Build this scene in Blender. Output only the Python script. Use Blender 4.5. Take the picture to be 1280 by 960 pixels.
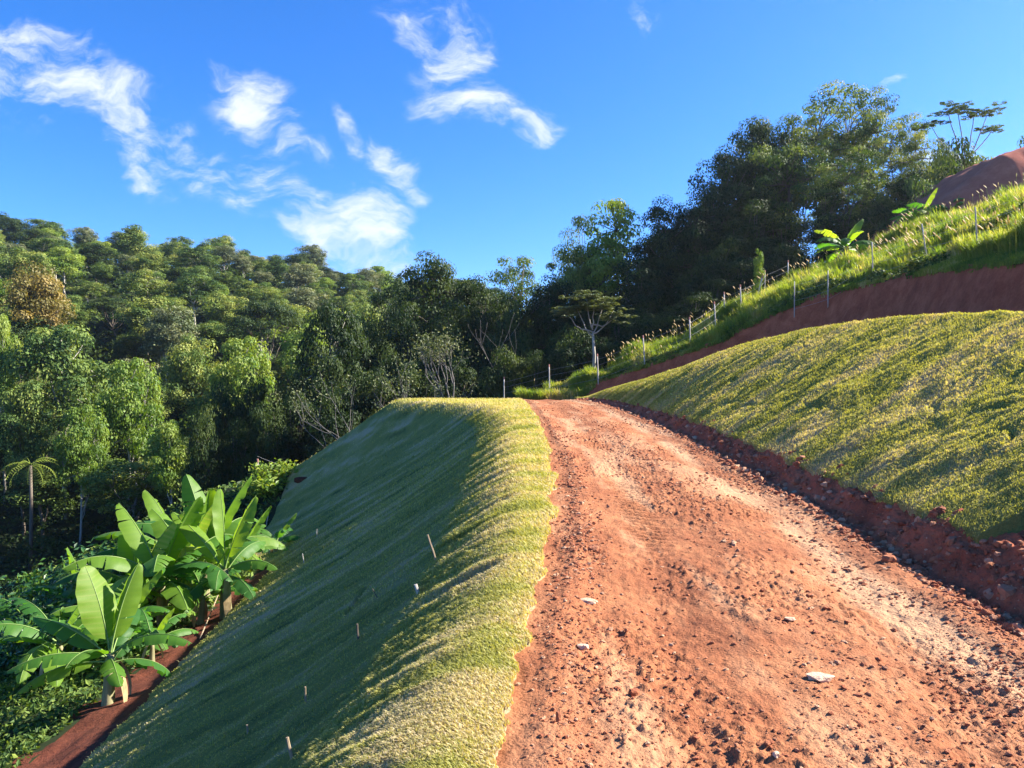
import bpy, math, random
import numpy as np
from mathutils import Vector

# ------------------------------------------------------------------ camera, light, sky
sc = bpy.context.scene
for o in list(bpy.data.objects): bpy.data.objects.remove(o)
R = math.radians
EYE = 1.7
FPX = 960.0
cd = bpy.data.cameras.new("camera"); cam = bpy.data.objects.new("camera", cd)
sc.collection.objects.link(cam); sc.camera = cam
cam.location = (0, 0, EYE); cam.rotation_euler = (R(90), 0, 0)
cd.sensor_width = 36; cd.lens = 27; cd.clip_start = .05; cd.clip_end = 5000

SUN_EL, SUN_AZ = 33.4, 76.0          # azimuth clockwise from +Y (to the right)
sd = bpy.data.lights.new("sun", 'SUN'); sun = bpy.data.objects.new("sun", sd)
sc.collection.objects.link(sun)
sd.energy = 5.0; sd.angle = R(.53); sd.color = (1, .93, .80)
sv = Vector((math.sin(R(SUN_AZ))*math.cos(R(SUN_EL)), math.cos(R(SUN_AZ))*math.cos(R(SUN_EL)), math.sin(R(SUN_EL))))
sun.rotation_euler = sv.to_track_quat('Z', 'Y').to_euler()

sc.view_settings.view_transform = 'Standard'
sc.view_settings.look = 'None'
sc.view_settings.exposure = 1.92
sc.view_settings.gamma = 1
sc.cycles.max_bounces = 6; sc.cycles.diffuse_bounces = 4; sc.cycles.transmission_bounces = 4
sc.cycles.transparent_max_bounces = 6
sc.cycles.use_denoising = True

world = bpy.data.worlds.new("World"); sc.world = world; world.use_nodes = True
def build_world():
    nt = world.node_tree; N = nt.nodes; L = nt.links; N.clear()
    out = N.new('ShaderNodeOutputWorld'); bg = N.new('ShaderNodeBackground')
    sky = N.new('ShaderNodeTexSky'); sky.sky_type = 'NISHITA'; sky.sun_disc = False
    sky.sun_elevation = R(SUN_EL); sky.sun_rotation = R(SUN_AZ)
    sky.altitude = 2500; sky.air_density = 1.0; sky.dust_density = .3; sky.ozone_density = 4.0
    hs = N.new('ShaderNodeHueSaturation'); hs.inputs['Saturation'].default_value = 1.22; hs.inputs['Value'].default_value = 1.0
    tn = N.new('ShaderNodeMix'); tn.data_type = 'RGBA'; tn.blend_type = 'MULTIPLY'; tn.inputs[0].default_value = 1
    L.new(sky.outputs[0], tn.inputs[6]); tn.inputs[7].default_value = (.84, .85, 1.0, 1)
    L.new(tn.outputs[2], hs.inputs['Color'])
    tc = N.new('ShaderNodeTexCoord')
    sep = N.new('ShaderNodeSeparateXYZ'); L.new(tc.outputs['Generated'], sep.inputs[0])
    def M(op, a, b=None, clamp=False):
        m = N.new('ShaderNodeMath'); m.operation = op; m.use_clamp = clamp
        for i, v in enumerate((a, b)):
            if v is None: continue
            if isinstance(v, (int, float)): m.inputs[i].default_value = v
            else: L.new(v, m.inputs[i])
        return m.outputs[0]
    dy = M('MAXIMUM', sep.outputs[1], .05)
    cx = M('DIVIDE', sep.outputs[0], dy); cz = M('DIVIDE', sep.outputs[2], dy)
    comb = N.new('ShaderNodeCombineXYZ'); L.new(cx, comb.inputs[0]); L.new(cz, comb.inputs[1])
    P = comb.outputs[0]
    # warp
    wn = N.new('ShaderNodeTexNoise'); wn.inputs['Scale'].default_value = 7; wn.inputs['Detail'].default_value = 4
    L.new(P, wn.inputs['Vector'])
    wv = N.new('ShaderNodeVectorMath'); wv.operation = 'MULTIPLY_ADD'
    L.new(wn.outputs['Color'], wv.inputs[0]); wv.inputs[1].default_value = (.13, .13, 0); wv.inputs[2].default_value = (-.065, -.065, 0)
    wa = N.new('ShaderNodeVectorMath'); wa.operation = 'ADD'; L.new(P, wa.inputs[0]); L.new(wv.outputs[0], wa.inputs[1])
    PW = wa.outputs[0]
    # clouds: centre px, half sizes px, tilt deg (down to the right positive), strength
    CL = [(60,80,75,55,35,1.0),(145,135,100,38,38,1.0),(220,165,50,26,38,.85),(10,100,60,40,10,.7),
          (318,128,62,34,50,1.15),(350,160,36,16,60,.9),
          (270,215,90,30,30,.8),(170,212,60,18,28,.7),(300,240,60,26,35,.8),(345,225,50,26,40,.75),
          (432,285,46,50,70,1.45),(450,315,60,36,30,1.2),(400,250,50,22,20,.8),
          (440,160,34,14,60,.8),(492,200,46,22,65,1.15),(510,238,18,14,60,.8),(375,180,60,14,30,.5),
          (520,20,40,30,20,.85),(572,60,70,36,75,.95),(545,120,46,26,80,.6),(600,135,60,26,20,1.15),(640,150,46,16,5,.85),
          (668,165,42,18,120,.9),(815,14,24,22,20,.8),(1115,98,20,9,-30,.6),(1205,195,60,22,-10,1.1),(1100,130,20,8,0,.6)]
    tot = None
    for (u, v, a, b, ang, s) in CL:
        mp = N.new('ShaderNodeMapping'); mp.vector_type = 'TEXTURE'
        mp.inputs['Location'].default_value = ((u-640)/FPX, (480-v)/FPX, 0)
        mp.inputs['Rotation'].default_value = (0, 0, R(-ang))
        mp.inputs['Scale'].default_value = (a/FPX*1.8, b/FPX*2.1, 1)
        L.new(PW, mp.inputs['Vector'])
        ln = N.new('ShaderNodeVectorMath'); ln.operation = 'LENGTH'; L.new(mp.outputs[0], ln.inputs[0])
        mr = N.new('ShaderNodeMapRange'); mr.interpolation_type = 'SMOOTHSTEP'
        L.new(ln.outputs['Value'], mr.inputs[0])
        mr.inputs[1].default_value = 1.0; mr.inputs[2].default_value = 0.0; mr.inputs[3].default_value = 0; mr.inputs[4].default_value = s
        tot = mr.outputs[0] if tot is None else M('MAXIMUM', tot, mr.outputs[0])
    mp = N.new('ShaderNodeMapping'); mp.inputs['Rotation'].default_value = (0, 0, R(35)); mp.inputs['Scale'].default_value = (1.0, 1.9, 1)
    L.new(PW, mp.inputs['Vector'])
    n1 = N.new('ShaderNodeTexNoise'); n1.inputs['Scale'].default_value = 12; n1.inputs['Detail'].default_value = 10; n1.inputs['Roughness'].default_value = .66
    L.new(mp.outputs[0], n1.inputs['Vector'])
    n2 = N.new('ShaderNodeTexNoise'); n2.inputs['Scale'].default_value = 3.5; n2.inputs['Detail'].default_value = 3
    L.new(mp.outputs[0], n2.inputs['Vector'])
    nn = M('ADD', M('MULTIPLY', M('SUBTRACT', n1.outputs['Fac'], .5), 4.0), M('MULTIPLY', M('SUBTRACT', n2.outputs['Fac'], .5), .8))
    d = M('ADD', tot, M('MULTIPLY', nn, M('MINIMUM', M('MULTIPLY', tot, 2.0), 1.0)))
    mr = N.new('ShaderNodeMapRange'); mr.interpolation_type = 'SMOOTHSTEP'; L.new(d, mr.inputs[0])
    mr.inputs[1].default_value = .22; mr.inputs[2].default_value = 1.75; mr.inputs[3].default_value = 0; mr.inputs[4].default_value = .93
    front = M('GREATER_THAN', sep.outputs[1], .06)
    fac = M('MULTIPLY', mr.outputs[0], front)
    mix = N.new('ShaderNodeMix'); mix.data_type = 'RGBA'
    L.new(fac, mix.inputs['Factor']); L.new(hs.outputs[0], mix.inputs[6]); mix.inputs[7].default_value = (3.4, 3.6, 3.9, 1)
    L.new(mix.outputs[2], bg.inputs['Color']); bg.inputs['Strength'].default_value = SKY_STRENGTH
    L.new(bg.outputs[0], out.inputs[0])
SKY_STRENGTH = 0.085
build_world()

# ------------------------------------------------------------------ helpers
rng = np.random.default_rng(7)
random.seed(5)
COL = sc.collection

def hash2(ix, iy, seed):
    h = (ix.astype(np.int64)*374761393 + iy.astype(np.int64)*668265263 + seed*2147483647) & 0xffffffff
    h = ((h ^ (h >> 13)) * 1274126177) & 0xffffffff
    h = h ^ (h >> 16)
    return (h & 0xffffff) / float(0x1000000)
def vnoise(x, y, seed=0):
    x = np.asarray(x, float); y = np.asarray(y, float)
    ix = np.floor(x); iy = np.floor(y); fx = x-ix; fy = y-iy
    fx = fx*fx*fx*(fx*(fx*6-15)+10); fy = fy*fy*fy*(fy*(fy*6-15)+10)
    a = hash2(ix, iy, seed); b = hash2(ix+1, iy, seed); c = hash2(ix, iy+1, seed); d = hash2(ix+1, iy+1, seed)
    return (a*(1-fx)+b*fx)*(1-fy) + (c*(1-fx)+d*fx)*fy
def fbm(x, y, seed=0, octv=4, gain=.5):
    s = 0; a = 1; t = 0
    for k in range(octv):
        s = s + a*vnoise(x*2**k+13.7*k, y*2**k-7.1*k, seed+k); t += a; a *= gain
    return s/t          # 0..1
def ridged(x, y, seed=0, octv=3):
    s = 0; a = 1; t = 0
    for k in range(octv):
        s = s + a*(1-np.abs(2*vnoise(x*2**k+5.3*k, y*2**k, seed+k)-1)); t += a; a *= .5
    return s/t
def sstep(x, a, b):
    t = np.clip((np.asarray(x, float)-a)/(b-a), 0, 1); return t*t*(3-2*t)

def mesh_np(name, V, faces, mats, parent=None, tint=None, smooth=False, matidx=None, link=True):
    """faces: list of int arrays (n,k). tint: (nverts,) float stored as attribute."""
    me = bpy.data.meshes.new(name)
    V = np.ascontiguousarray(V, dtype=np.float32)
    me.vertices.add(len(V)); me.vertices.foreach_set('co', V.ravel())
    faces = [np.asarray(f, dtype=np.int32) for f in faces if len(f)]
    loops = np.concatenate([f.ravel() for f in faces])
    sizes = np.concatenate([np.full(len(f), f.shape[1], dtype=np.int32) for f in faces])
    starts = np.concatenate([[0], np.cumsum(sizes)[:-1]]).astype(np.int32)
    me.loops.add(len(loops)); me.loops.foreach_set('vertex_index', loops)
    me.polygons.add(len(sizes)); me.polygons.foreach_set('loop_start', starts)
    if matidx is not None: me.polygons.foreach_set('material_index', np.asarray(matidx, dtype=np.int32))
    me.polygons.foreach_set('use_smooth', np.full(len(sizes), smooth, dtype=bool))
    if tint is not None:
        a = me.attributes.new('tint', 'FLOAT', 'POINT'); a.data.foreach_set('value', np.asarray(tint, dtype=np.float32))
    me.update(calc_edges=True)
    if not isinstance(mats, (list, tuple)): mats = [mats]
    for m in mats: me.materials.append(m)
    o = bpy.data.objects.new(name, me)
    if link: COL.objects.link(o)
    if parent is not None: o.parent = parent
    return o
def tag(o, label=None, cat=None, group=None, kind=None):
    if label: o['label'] = label
    if cat: o['category'] = cat
    if group: o['group'] = group
    if kind: o['kind'] = kind
    return o
def empty(name, loc=(0,0,0), rz=0, s=1.0):
    o = bpy.data.objects.new(name, None); COL.objects.link(o); o.location = loc
    o.rotation_euler = (0, 0, rz); o.scale = (s, s, s) if not hasattr(s, '__len__') else s
    o.empty_display_size = .1
    return o
def copy_tree(o, parent=None):
    c = o.copy(); COL.objects.link(c); c.parent = parent
    for ch in [q for q in o.children]: copy_tree(ch, c)
    return c
class MB:
    def __init__(s): s.V = []; s.Q = []; s.T = []; s.n = 0; s.t = []
    def add(s, V, Q=None, T=None, tint=0.5):
        V = np.asarray(V, float)
        s.V.append(V)
        if Q is not None and len(Q): s.Q.append(np.asarray(Q)+s.n)
        if T is not None and len(T): s.T.append(np.asarray(T)+s.n)
        s.t.append(np.broadcast_to(np.asarray(tint, float), (len(V),))); s.n += len(V)
    def build(s, name, mats, parent=None, smooth=False):
        f = []
        if s.Q: f.append(np.concatenate(s.Q))
        if s.T: f.append(np.concatenate(s.T))
        return mesh_np(name, np.concatenate(s.V), f, mats, parent, np.concatenate(s.t), smooth)
def tube(mb, pts, rad, n=6, tint=.5):
    pts = np.asarray(pts, float); k = len(pts); rad = np.broadcast_to(np.asarray(rad, float), (k,))
    d = np.gradient(pts, axis=0); d /= np.linalg.norm(d, axis=1, keepdims=True)+1e-9
    up = np.array([0, 0, 1.0]) if abs(d[0][2]) < .9 else np.array([1.0, 0, 0])
    a = np.cross(d, up); a /= np.linalg.norm(a, axis=1, keepdims=True)+1e-9
    b = np.cross(d, a)
    th = np.arange(n)*2*math.pi/n
    V = pts[:, None, :] + rad[:, None, None]*(np.cos(th)[None, :, None]*a[:, None, :]+np.sin(th)[None, :, None]*b[:, None, :])
    i = np.arange(k-1)[:, None]*n; j = np.arange(n)[None, :]; j2 = (j+1) % n
    Q = np.stack([i+j, i+j2, i+n+j2, i+n+j], -1).reshape(-1, 4)
    V = V.reshape(-1, 3)
    cap = len(V); V = np.concatenate([V, pts[:1], pts[-1:]])
    jj = np.arange(n); T = np.concatenate([np.stack([np.full(n, cap), (jj+1) % n, jj], -1),
                                           np.stack([np.full(n, cap+1), (k-1)*n+jj, (k-1)*n+(jj+1) % n], -1)])
    mb.add(V, Q, T, tint)

# ------------------------------------------------------------------ materials
def newmat(name):
    m = bpy.data.materials.new(name); m.use_nodes = True
    N = m.node_tree.nodes; N.clear(); return m, N, m.node_tree.links
def nmath(N, L, op, a, b=None, clamp=False):
    m = N.new('ShaderNodeMath'); m.operation = op; m.use_clamp = clamp
    for i, v in enumerate((a, b)):
        if v is None: continue
        if isinstance(v, (int, float)): m.inputs[i].default_value = v
        else: L.new(v, m.inputs[i])
    return m.outputs[0]
def ramp(N, L, fac, stops):
    r = N.new('ShaderNodeValToRGB'); e = r.color_ramp.elements
    while len(e) < len(stops): e.new(.5)
    for k, (p, c) in enumerate(stops):
        e[k].position = p; e[k].color = (c[0], c[1], c[2], 1)
    L.new(fac, r.inputs[0]); return r.outputs[0]
def noise(N, L, vec, scale, detail=4, rough=.55, dist=0):
    n = N.new('ShaderNodeTexNoise'); n.inputs['Scale'].default_value = scale; n.inputs['Detail'].default_value = detail
    n.inputs['Roughness'].default_value = rough; n.inputs['Distortion'].default_value = dist
    L.new(vec, n.inputs['Vector']); return n.outputs['Fac']
def mixc(N, L, f, a, b, mode='MIX'):
    m = N.new('ShaderNodeMix'); m.data_type = 'RGBA'; m.blend_type = mode
    for idx, v in ((0, f), (6, a), (7, b)):
        if isinstance(v, (int, float)): m.inputs[idx].default_value = v
        elif isinstance(v, tuple): m.inputs[idx].default_value = (*v, 1)
        else: L.new(v, m.inputs[idx])
    return m.outputs[2]

def soil_mat(name, cols, scale=1.0, bump=.6, fine=60):
    m, N, L = newmat(name)
    out = N.new('ShaderNodeOutputMaterial'); p = N.new('ShaderNodeBsdfPrincipled')
    tc = N.new('ShaderNodeTexCoord'); P = tc.outputs['Object']
    a = noise(N, L, P, 1.3*scale, 6, .6, .4); b = noise(N, L, P, 9*scale, 6, .65); c = noise(N, L, P, fine*scale, 4, .7)
    f = nmath(N, L, 'ADD', nmath(N, L, 'MULTIPLY', a, .55), nmath(N, L, 'ADD', nmath(N, L, 'MULTIPLY', b, .3), nmath(N, L, 'MULTIPLY', c, .15)))
    col = ramp(N, L, f, [(.34, cols[0]), (.47, cols[1]), (.56, cols[2]), (.66, cols[3])])
    at = N.new('ShaderNodeAttribute'); at.attribute_name = 'tint'
    col = mixc(N, L, at.outputs['Fac'], col, cols[4])
    L.new(col, p.inputs['Base Color']); p.inputs['Roughness'].default_value = .95; p.inputs['Specular IOR Level'].default_value = .15
    h = nmath(N, L, 'ADD', nmath(N, L, 'MULTIPLY', c, .012), nmath(N, L, 'MULTIPLY', b, .03))
    v = N.new('ShaderNodeTexVoronoi'); v.inputs['Scale'].default_value = fine*.9*scale; L.new(P, v.inputs['Vector'])
    h = nmath(N, L, 'SUBTRACT', h, nmath(N, L, 'MULTIPLY', v.outputs['Distance'], .006))
    bp = N.new('ShaderNodeBump'); bp.inputs['Strength'].default_value = bump; bp.inputs['Distance'].default_value = 1.0
    L.new(h, bp.inputs['Height']); L.new(bp.outputs[0], p.inputs['Normal'])
    L.new(p.outputs[0], out.inputs[0]); return m
M_ROAD = soil_mat('red_dirt', [(.17,.055,.026),(.26,.094,.042),(.32,.128,.058),(.37,.168,.082),(.44,.25,.14)], 1, .7)
M_CUT = soil_mat('cut_earth', [(.20,.055,.027),(.31,.085,.042),(.40,.12,.060),(.48,.165,.085),(.42,.16,.10)], 1.2, 1.2, 30)
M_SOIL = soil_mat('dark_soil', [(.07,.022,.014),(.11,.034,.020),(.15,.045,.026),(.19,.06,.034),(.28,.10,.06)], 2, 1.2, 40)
M_MOUND = soil_mat('mound_earth', [(.33,.085,.055),(.39,.11,.07),(.45,.135,.085),(.52,.17,.11),(.4,.15,.1)], .5, .3, 10)
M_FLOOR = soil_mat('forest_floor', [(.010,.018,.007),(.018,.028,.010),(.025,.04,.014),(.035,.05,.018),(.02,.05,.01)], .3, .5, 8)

def leaf_mat(name, stops, trans=.35, tcol=1.6, rough=.55, spec=.3, rnd=.15, sep_tint=True):
    """colour from 'tint' attribute (0..1) through stops, shifted per object."""
    m, N, L = newmat(name)
    out = N.new('ShaderNodeOutputMaterial'); p = N.new('ShaderNodeBsdfPrincipled')
    at = N.new('ShaderNodeAttribute'); at.attribute_name = 'tint'
    oi = N.new('ShaderNodeObjectInfo')
    f = nmath(N, L, 'ADD', at.outputs['Fac'], nmath(N, L, 'MULTIPLY', nmath(N, L, 'SUBTRACT', oi.outputs['Random'], .5), rnd), True)
    col = ramp(N, L, f, stops)
    L.new(col, p.inputs['Base Color']); p.inputs['Roughness'].default_value = rough; p.inputs['Specular IOR Level'].default_value = spec
    tr = N.new('ShaderNodeBsdfTranslucent')
    g = mixc(N, L, 1.0, col, (tcol, tcol*.92, tcol*.22), 'MULTIPLY')
    L.new(g, tr.inputs['Color'])
    mx = N.new('ShaderNodeMixShader'); mx.inputs[0].default_value = trans
    L.new(p.outputs[0], mx.inputs[1]); L.new(tr.outputs[0], mx.inputs[2]); L.new(mx.outputs[0], out.inputs[0])
    return m
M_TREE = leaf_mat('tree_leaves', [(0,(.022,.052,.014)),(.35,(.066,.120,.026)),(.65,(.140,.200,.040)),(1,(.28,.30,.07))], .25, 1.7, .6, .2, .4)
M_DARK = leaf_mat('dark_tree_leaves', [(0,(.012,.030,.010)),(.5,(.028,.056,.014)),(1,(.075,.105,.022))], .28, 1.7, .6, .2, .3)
M_BRIGHT = leaf_mat('bright_tree_leaves', [(0,(.07,.14,.022)),(.5,(.15,.24,.034)),(1,(.28,.33,.06))], .4, 1.6, .5, .3, .3)
M_YELL = leaf_mat('yellowing_tree_leaves', [(0,(.09,.09,.02)),(.5,(.20,.16,.04)),(1,(.34,.24,.07))], .35, 1.4, .5, .3, .3)
M_GREY = leaf_mat('greyish_tree_leaves', [(0,(.05,.08,.03)),(.5,(.12,.15,.06)),(1,(.23,.235,.11))], .25, 1.3, .55, .3, .3)
M_BAN = leaf_mat('banana_leaf', [(0,(.020,.085,.022)),(.5,(.055,.155,.022)),(.85,(.14,.235,.022)),(1,(.42,.34,.16))], .44, 2.5, .5, .25, .1)
M_SHRUB = leaf_mat('glossy_shrub_leaf', [(0,(.018,.065,.022)),(.6,(.05,.13,.03)),(1,(.20,.30,.04))], .3, 2.0, .35, .5, .1)
M_GRASS = leaf_mat('lawn_blades', [(0,(.15,.18,.05)),(.3,(.34,.34,.10)),(.55,(.40,.40,.11)),(.78,(.47,.43,.18)),(1,(.58,.48,.29))], .35, 1.3, .6, .2, 0)
M_TALL = leaf_mat('tall_grass_blades', [(0,(.06,.13,.025)),(.5,(.19,.27,.045)),(.8,(.33,.36,.08)),(1,(.50,.42,.30))], .45, 1.6, .55, .25, 0)

def lawn_mat():
    m, N, L = newmat('lawn_base')
    out = N.new('ShaderNodeOutputMaterial'); p = N.new('ShaderNodeBsdfPrincipled')
    tc = N.new('ShaderNodeTexCoord'); P = tc.outputs['Object']
    at = N.new('ShaderNodeAttribute'); at.attribute_name = 'tint'
    c = noise(N, L, P, 45, 4, .7)
    f = nmath(N, L, 'ADD', at.outputs['Fac'], nmath(N, L, 'MULTIPLY', nmath(N, L, 'SUBTRACT', c, .5), .7), True)
    col = ramp(N, L, f, [(0,(.085,.105,.035)),(.3,(.21,.215,.06)),(.55,(.26,.25,.065)),(.8,(.36,.31,.13)),(1,(.46,.36,.21))])
    L.new(col, p.inputs['Base Color']); p.inputs['Roughness'].default_value = .9; p.inputs['Specular IOR Level'].default_value = .1
    bp = N.new('ShaderNodeBump'); bp.inputs['Strength'].default_value = 1; bp.inputs['Distance'].default_value = .03
    L.new(noise(N, L, P, 90, 3, .7), bp.inputs['Height']); L.new(bp.outputs[0], p.inputs['Normal'])
    L.new(p.outputs[0], out.inputs[0]); return m
M_LAWN = lawn_mat()

def plain_mat(name, c1, c2, scale=20, rough=.8, stretch=(1,1,1), bump=.3):
    m, N, L = newmat(name)
    out = N.new('ShaderNodeOutputMaterial'); p = N.new('ShaderNodeBsdfPrincipled')
    tc = N.new('ShaderNodeTexCoord'); mp = N.new('ShaderNodeMapping'); mp.inputs['Scale'].default_value = stretch
    L.new(tc.outputs['Object'], mp.inputs['Vector'])
    n = noise(N, L, mp.outputs[0], scale, 5, .65)
    L.new(ramp(N, L, n, [(.3, c1), (.7, c2)]), p.inputs['Base Color']); p.inputs['Roughness'].default_value = rough
    p.inputs['Specular IOR Level'].default_value = .25
    bp = N.new('ShaderNodeBump'); bp.inputs['Strength'].default_value = bump; bp.inputs['Distance'].default_value = .02
    L.new(n, bp.inputs['Height']); L.new(bp.outputs[0], p.inputs['Normal'])
    L.new(p.outputs[0], out.inputs[0]); return m
M_BARK = plain_mat('bark', (.07,.055,.045), (.17,.14,.11), 3, .9, (1,1,.3))
M_PALE = plain_mat('pale_bark', (.22,.20,.17), (.42,.39,.34), 3, .85, (1,1,.3))
M_GREYBARK = plain_mat('grey_bark', (.12,.11,.10), (.22,.20,.18), 3, .85, (1,1,.3))
M_WOOD = plain_mat('stake_wood', (.16,.11,.07), (.42,.33,.22), 12, .8, (1,1,.15))
M_POST = plain_mat('post_wood', (.30,.26,.22), (.55,.51,.46), 8, .75, (1,1,.2))
M_REDTIP = plain_mat('post_tip', (.38,.16,.12), (.5,.26,.2), 8, .8)
M_WIRE = plain_mat('wire', (.25,.25,.26), (.38,.38,.4), 30, .5)
M_STEM = plain_mat('pseudostem', (.10,.10,.045), (.34,.30,.17), 6, .6, (1,1,.2))
M_DRY = plain_mat('dry_leaf', (.20,.13,.06), (.42,.31,.17), 8, .9, (1,1,.4))
M_RIB = plain_mat('midrib', (.12,.20,.05), (.20,.28,.08), 5, .5)
M_STONE = soil_mat('stone', [(.30,.12,.07),(.42,.20,.12),(.50,.27,.17),(.58,.36,.24),(.66,.50,.36)], 3, .5, 30)
M_DSTONE = soil_mat('dark_clod', [(.22,.065,.034),(.32,.105,.055),(.40,.15,.075),(.46,.21,.11),(.56,.36,.23)], 4, .8, 40)

# ------------------------------------------------------------------ terrain functions
YT = np.arange(-12, 90, .1)
def rail(ys, vs, w=9):
    t = np.interp(YT, ys, vs); k = np.hanning(w+2)[1:-1]; k /= k.sum()
    tp = np.pad(t, w//2, mode='edge'); s = np.convolve(tp, k, mode='valid')[:len(YT)]
    return lambda y: np.interp(y, YT, s)
zr = rail([-12,0,5,10,15,20,25,30,35,40,45,50,60,90],[-.4,0,.17,.34,.52,.68,.80,.87,.90,.87,.75,.45,-1,-9],31)
E = rail([-12,0,3,5.5,7.5,10,14,20,28,35,40,50],[-.9,-.3,-.09,.15,.36,.53,.63,.67,.62,.5,.4,0],15)
Cx = rail([-12,0,3.7,5,7,10,15,21,25,28,30,32,34,36,90],[-1.4,-.6,-.18,.0,.14,.20,.20,.15,-.15,-.65,-1.2,-2.2,-3.8,-5.4,-6.3],13)
Re = rail([-12,0,5,9.3,17,25,30,40,50,90],[3.3,3.15,3.28,3.5,3.76,3.85,3.8,3.6,3.4,3.4],15)
hS = rail([-12,5,9.5,17,25,34,42,90],[.30,.30,.26,.26,.18,.12,.05,.05],15)
Tx = rail([-12,0,5,9,12,14.6,17,20,24,28,32,37,42,45.5,48,50,52,90],[6.5,6.9,7.2,7.7,8.0,8.2,8.15,7.9,7.25,6.13,5.35,4.63,4.16,4.0,2.2,.4,0,0],13)
Tz = rail([-12,0,5,9,12,14.6,17,20,24,28,32,37,42,46,90],[1.6,1.9,2.2,2.6,2.88,3.08,3.17,3.2,3.0,2.43,2.03,1.63,1.17,.8,-2],13)
Bs = rail([-12,0,9.5,14,20,24,35,60,90],[-5.2,-5.1,-5.75,-6.25,-6.9,-7.3,-10.5,-16,-20],15)
Ux = rail([-12,22,25,30,36,40,42,44,46,50,56,90],[14,14.6,15,15.6,15.1,13.3,10.5,8.7,6.0,1.4,1.0,1.0],9)
hK = rail([-12,38,42,44,46,50,90],[2.1,2.0,1.5,1.2,.8,.3,.2],15)
PX = np.array([-20,1.2,4.2,8.5,11.5,14.5,18.4,22.7,26.5,28,34,40,60,100.]); PZ = np.array([.3,.95,1.55,3.2,4.5,6.4,8.1,9.8,11.5,12,13.5,15,18,24.])
def Vz(x, y):
    z = np.interp(x, PX, PZ) - .045*np.clip(50-y, 0, 60)
    z = z - .30*np.clip(y-51, 0, 14)*sstep(x, -5, 60) - .5*np.clip(y-51, 0, 10)*(1-sstep(x, 0, 14))
    return z
def H(x, y):
    x, y = np.broadcast_arrays(np.asarray(x, float), np.asarray(y, float))
    z0 = zr(y); C = Cx(y); e = E(y); re = Re(y); st = re+.32; tx = Tx(y); ux = np.maximum(Ux(y), tx+.8)
    zst = z0+hS(y)
    # left of the crest
    d = np.clip(C-x, 0, None); r = .30
    g = .75*(np.sqrt(d*d+r*r)-r); d1 = np.clip(d-1.7, 0, None); g = g-.118*(np.sqrt(d1*d1+1)-1)
    d2 = np.clip(Bs(y)-x, 0, None); g = g - .46*(np.sqrt(d2*d2+.09)-.3)
    d3 = np.clip(Bs(y)-3.2-x, 0, None); g = g + .38*(np.sqrt(d3*d3+1)-1)
    drop = .5*(np.sqrt(np.clip(y-35.5, 0, None)**2+4)-2)
    zl = z0+.02-g - drop*sstep(-x, -1.5, 4)
    # right bank
    t = np.clip((x-st)/(tx-st), 0, 1)
    kc = .08+.22*sstep(y, 14, 26); zb = zst+(Tz(y)-.10-.16*sstep(y, 22, 32)-zst)*(t*(1+kc*(1-t)))
    uz = Vz(ux, y); kx = ux-.75; kz = np.minimum(np.maximum(uz-hK(y), Tz(y)-.5), uz)
    tt = np.clip((x-tx)/np.maximum(kx-tx, .05), 0, 1)
    tzz = Tz(y)-.10-.16*sstep(y, 22, 32); zt = tzz+(kz-tzz)*tt - .12*np.sin(np.pi*tt)
    tk = np.clip((x-kx)/(ux-kx), 0, 1)
    zk = kz+(uz-kz)*tk
    ts = np.clip((x-re)/.32, 0, 1)
    z = np.where(x < C, zl, z0+.02*(1-sstep(x, C, re)))
    z = np.where(x >= re, z0+hS(y)*ts, z)
    z = np.where(x >= st, zb, z)
    z = np.where(x >= tx, zt, z)
    z = np.where(x >= kx, zk, z)
    z = np.where(x >= ux, Vz(x, y), z)
    return z

def lump_left(x, y):
    """sod laid in strips running down the slope"""
    w = .5*fbm(x*.5, y*.5, 11, 2)
    yy = y + .28*(x+1) + w
    s = (ridged(x*.35, yy*2.1, 21, 3)*.085 + fbm(x*1.3, yy*5, 31, 3)*.075)*(1-.45*sstep(x, Cx(y)-.5, Cx(y)+.1)) + fbm(x*6, y*6, 41, 3)*.03 + fbm(x*15, y*15, 42, 2)*.028
    # gaps between the turves
    k = ridged(x*.25+3, yy*1.4, 51, 1); s = s - .07*sstep(k, .94, 1.0)*sstep(vnoise(x*1.3, yy*3, 8), .35, .7)
    return s-.10
def lump_right(x, y):
    w = .6*fbm(x*.4, y*.4, 61, 2)
    yy = y - .35*x + w
    s = ridged(x*.38, yy*1.3, 71, 3)*.085 + fbm(x*1.5, yy*3.4, 81, 4, .6)*.14 + fbm(x*5, y*6, 91, 3)*.03 + fbm(x*14, y*14, 92, 2)*.016
    k = ridged(x*.5, yy*1.7, 95, 1); s = s - .05*sstep(k, .92, 1.0)
    return (s-.14)*sstep(x-Re(y), .25, .9)*.95*(1-.55*sstep(x, Tx(y)-1.2, Tx(y)))
def hole(x, y, hx, hy, rx, ry, d):
    return -d*np.exp(-((x-hx)/rx)**2-((y-hy)/ry)**2)
def ZL(x, y):
    z = H(x, y)+.035+lump_left(x, y)*sstep(E(y)-x, 0, 1.0)
    for (hx, hy, rx, ry, d) in ((-.38,6.35,.22,.07,.16),(-1.55,4.55,.25,.06,.12),(-1.05,5.0,.3,.05,.08),(-.25,20.5,.5,.25,.1),(-.3,9.3,.25,.09,.08)):
        z = z + hole(x, y, hx, hy, rx, ry, d)
    return z
def ZR(x, y):
    return H(x, y)+.05+lump_right(x, y)-.35*(np.asarray(y) < EDGE_Y-.004)

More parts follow.
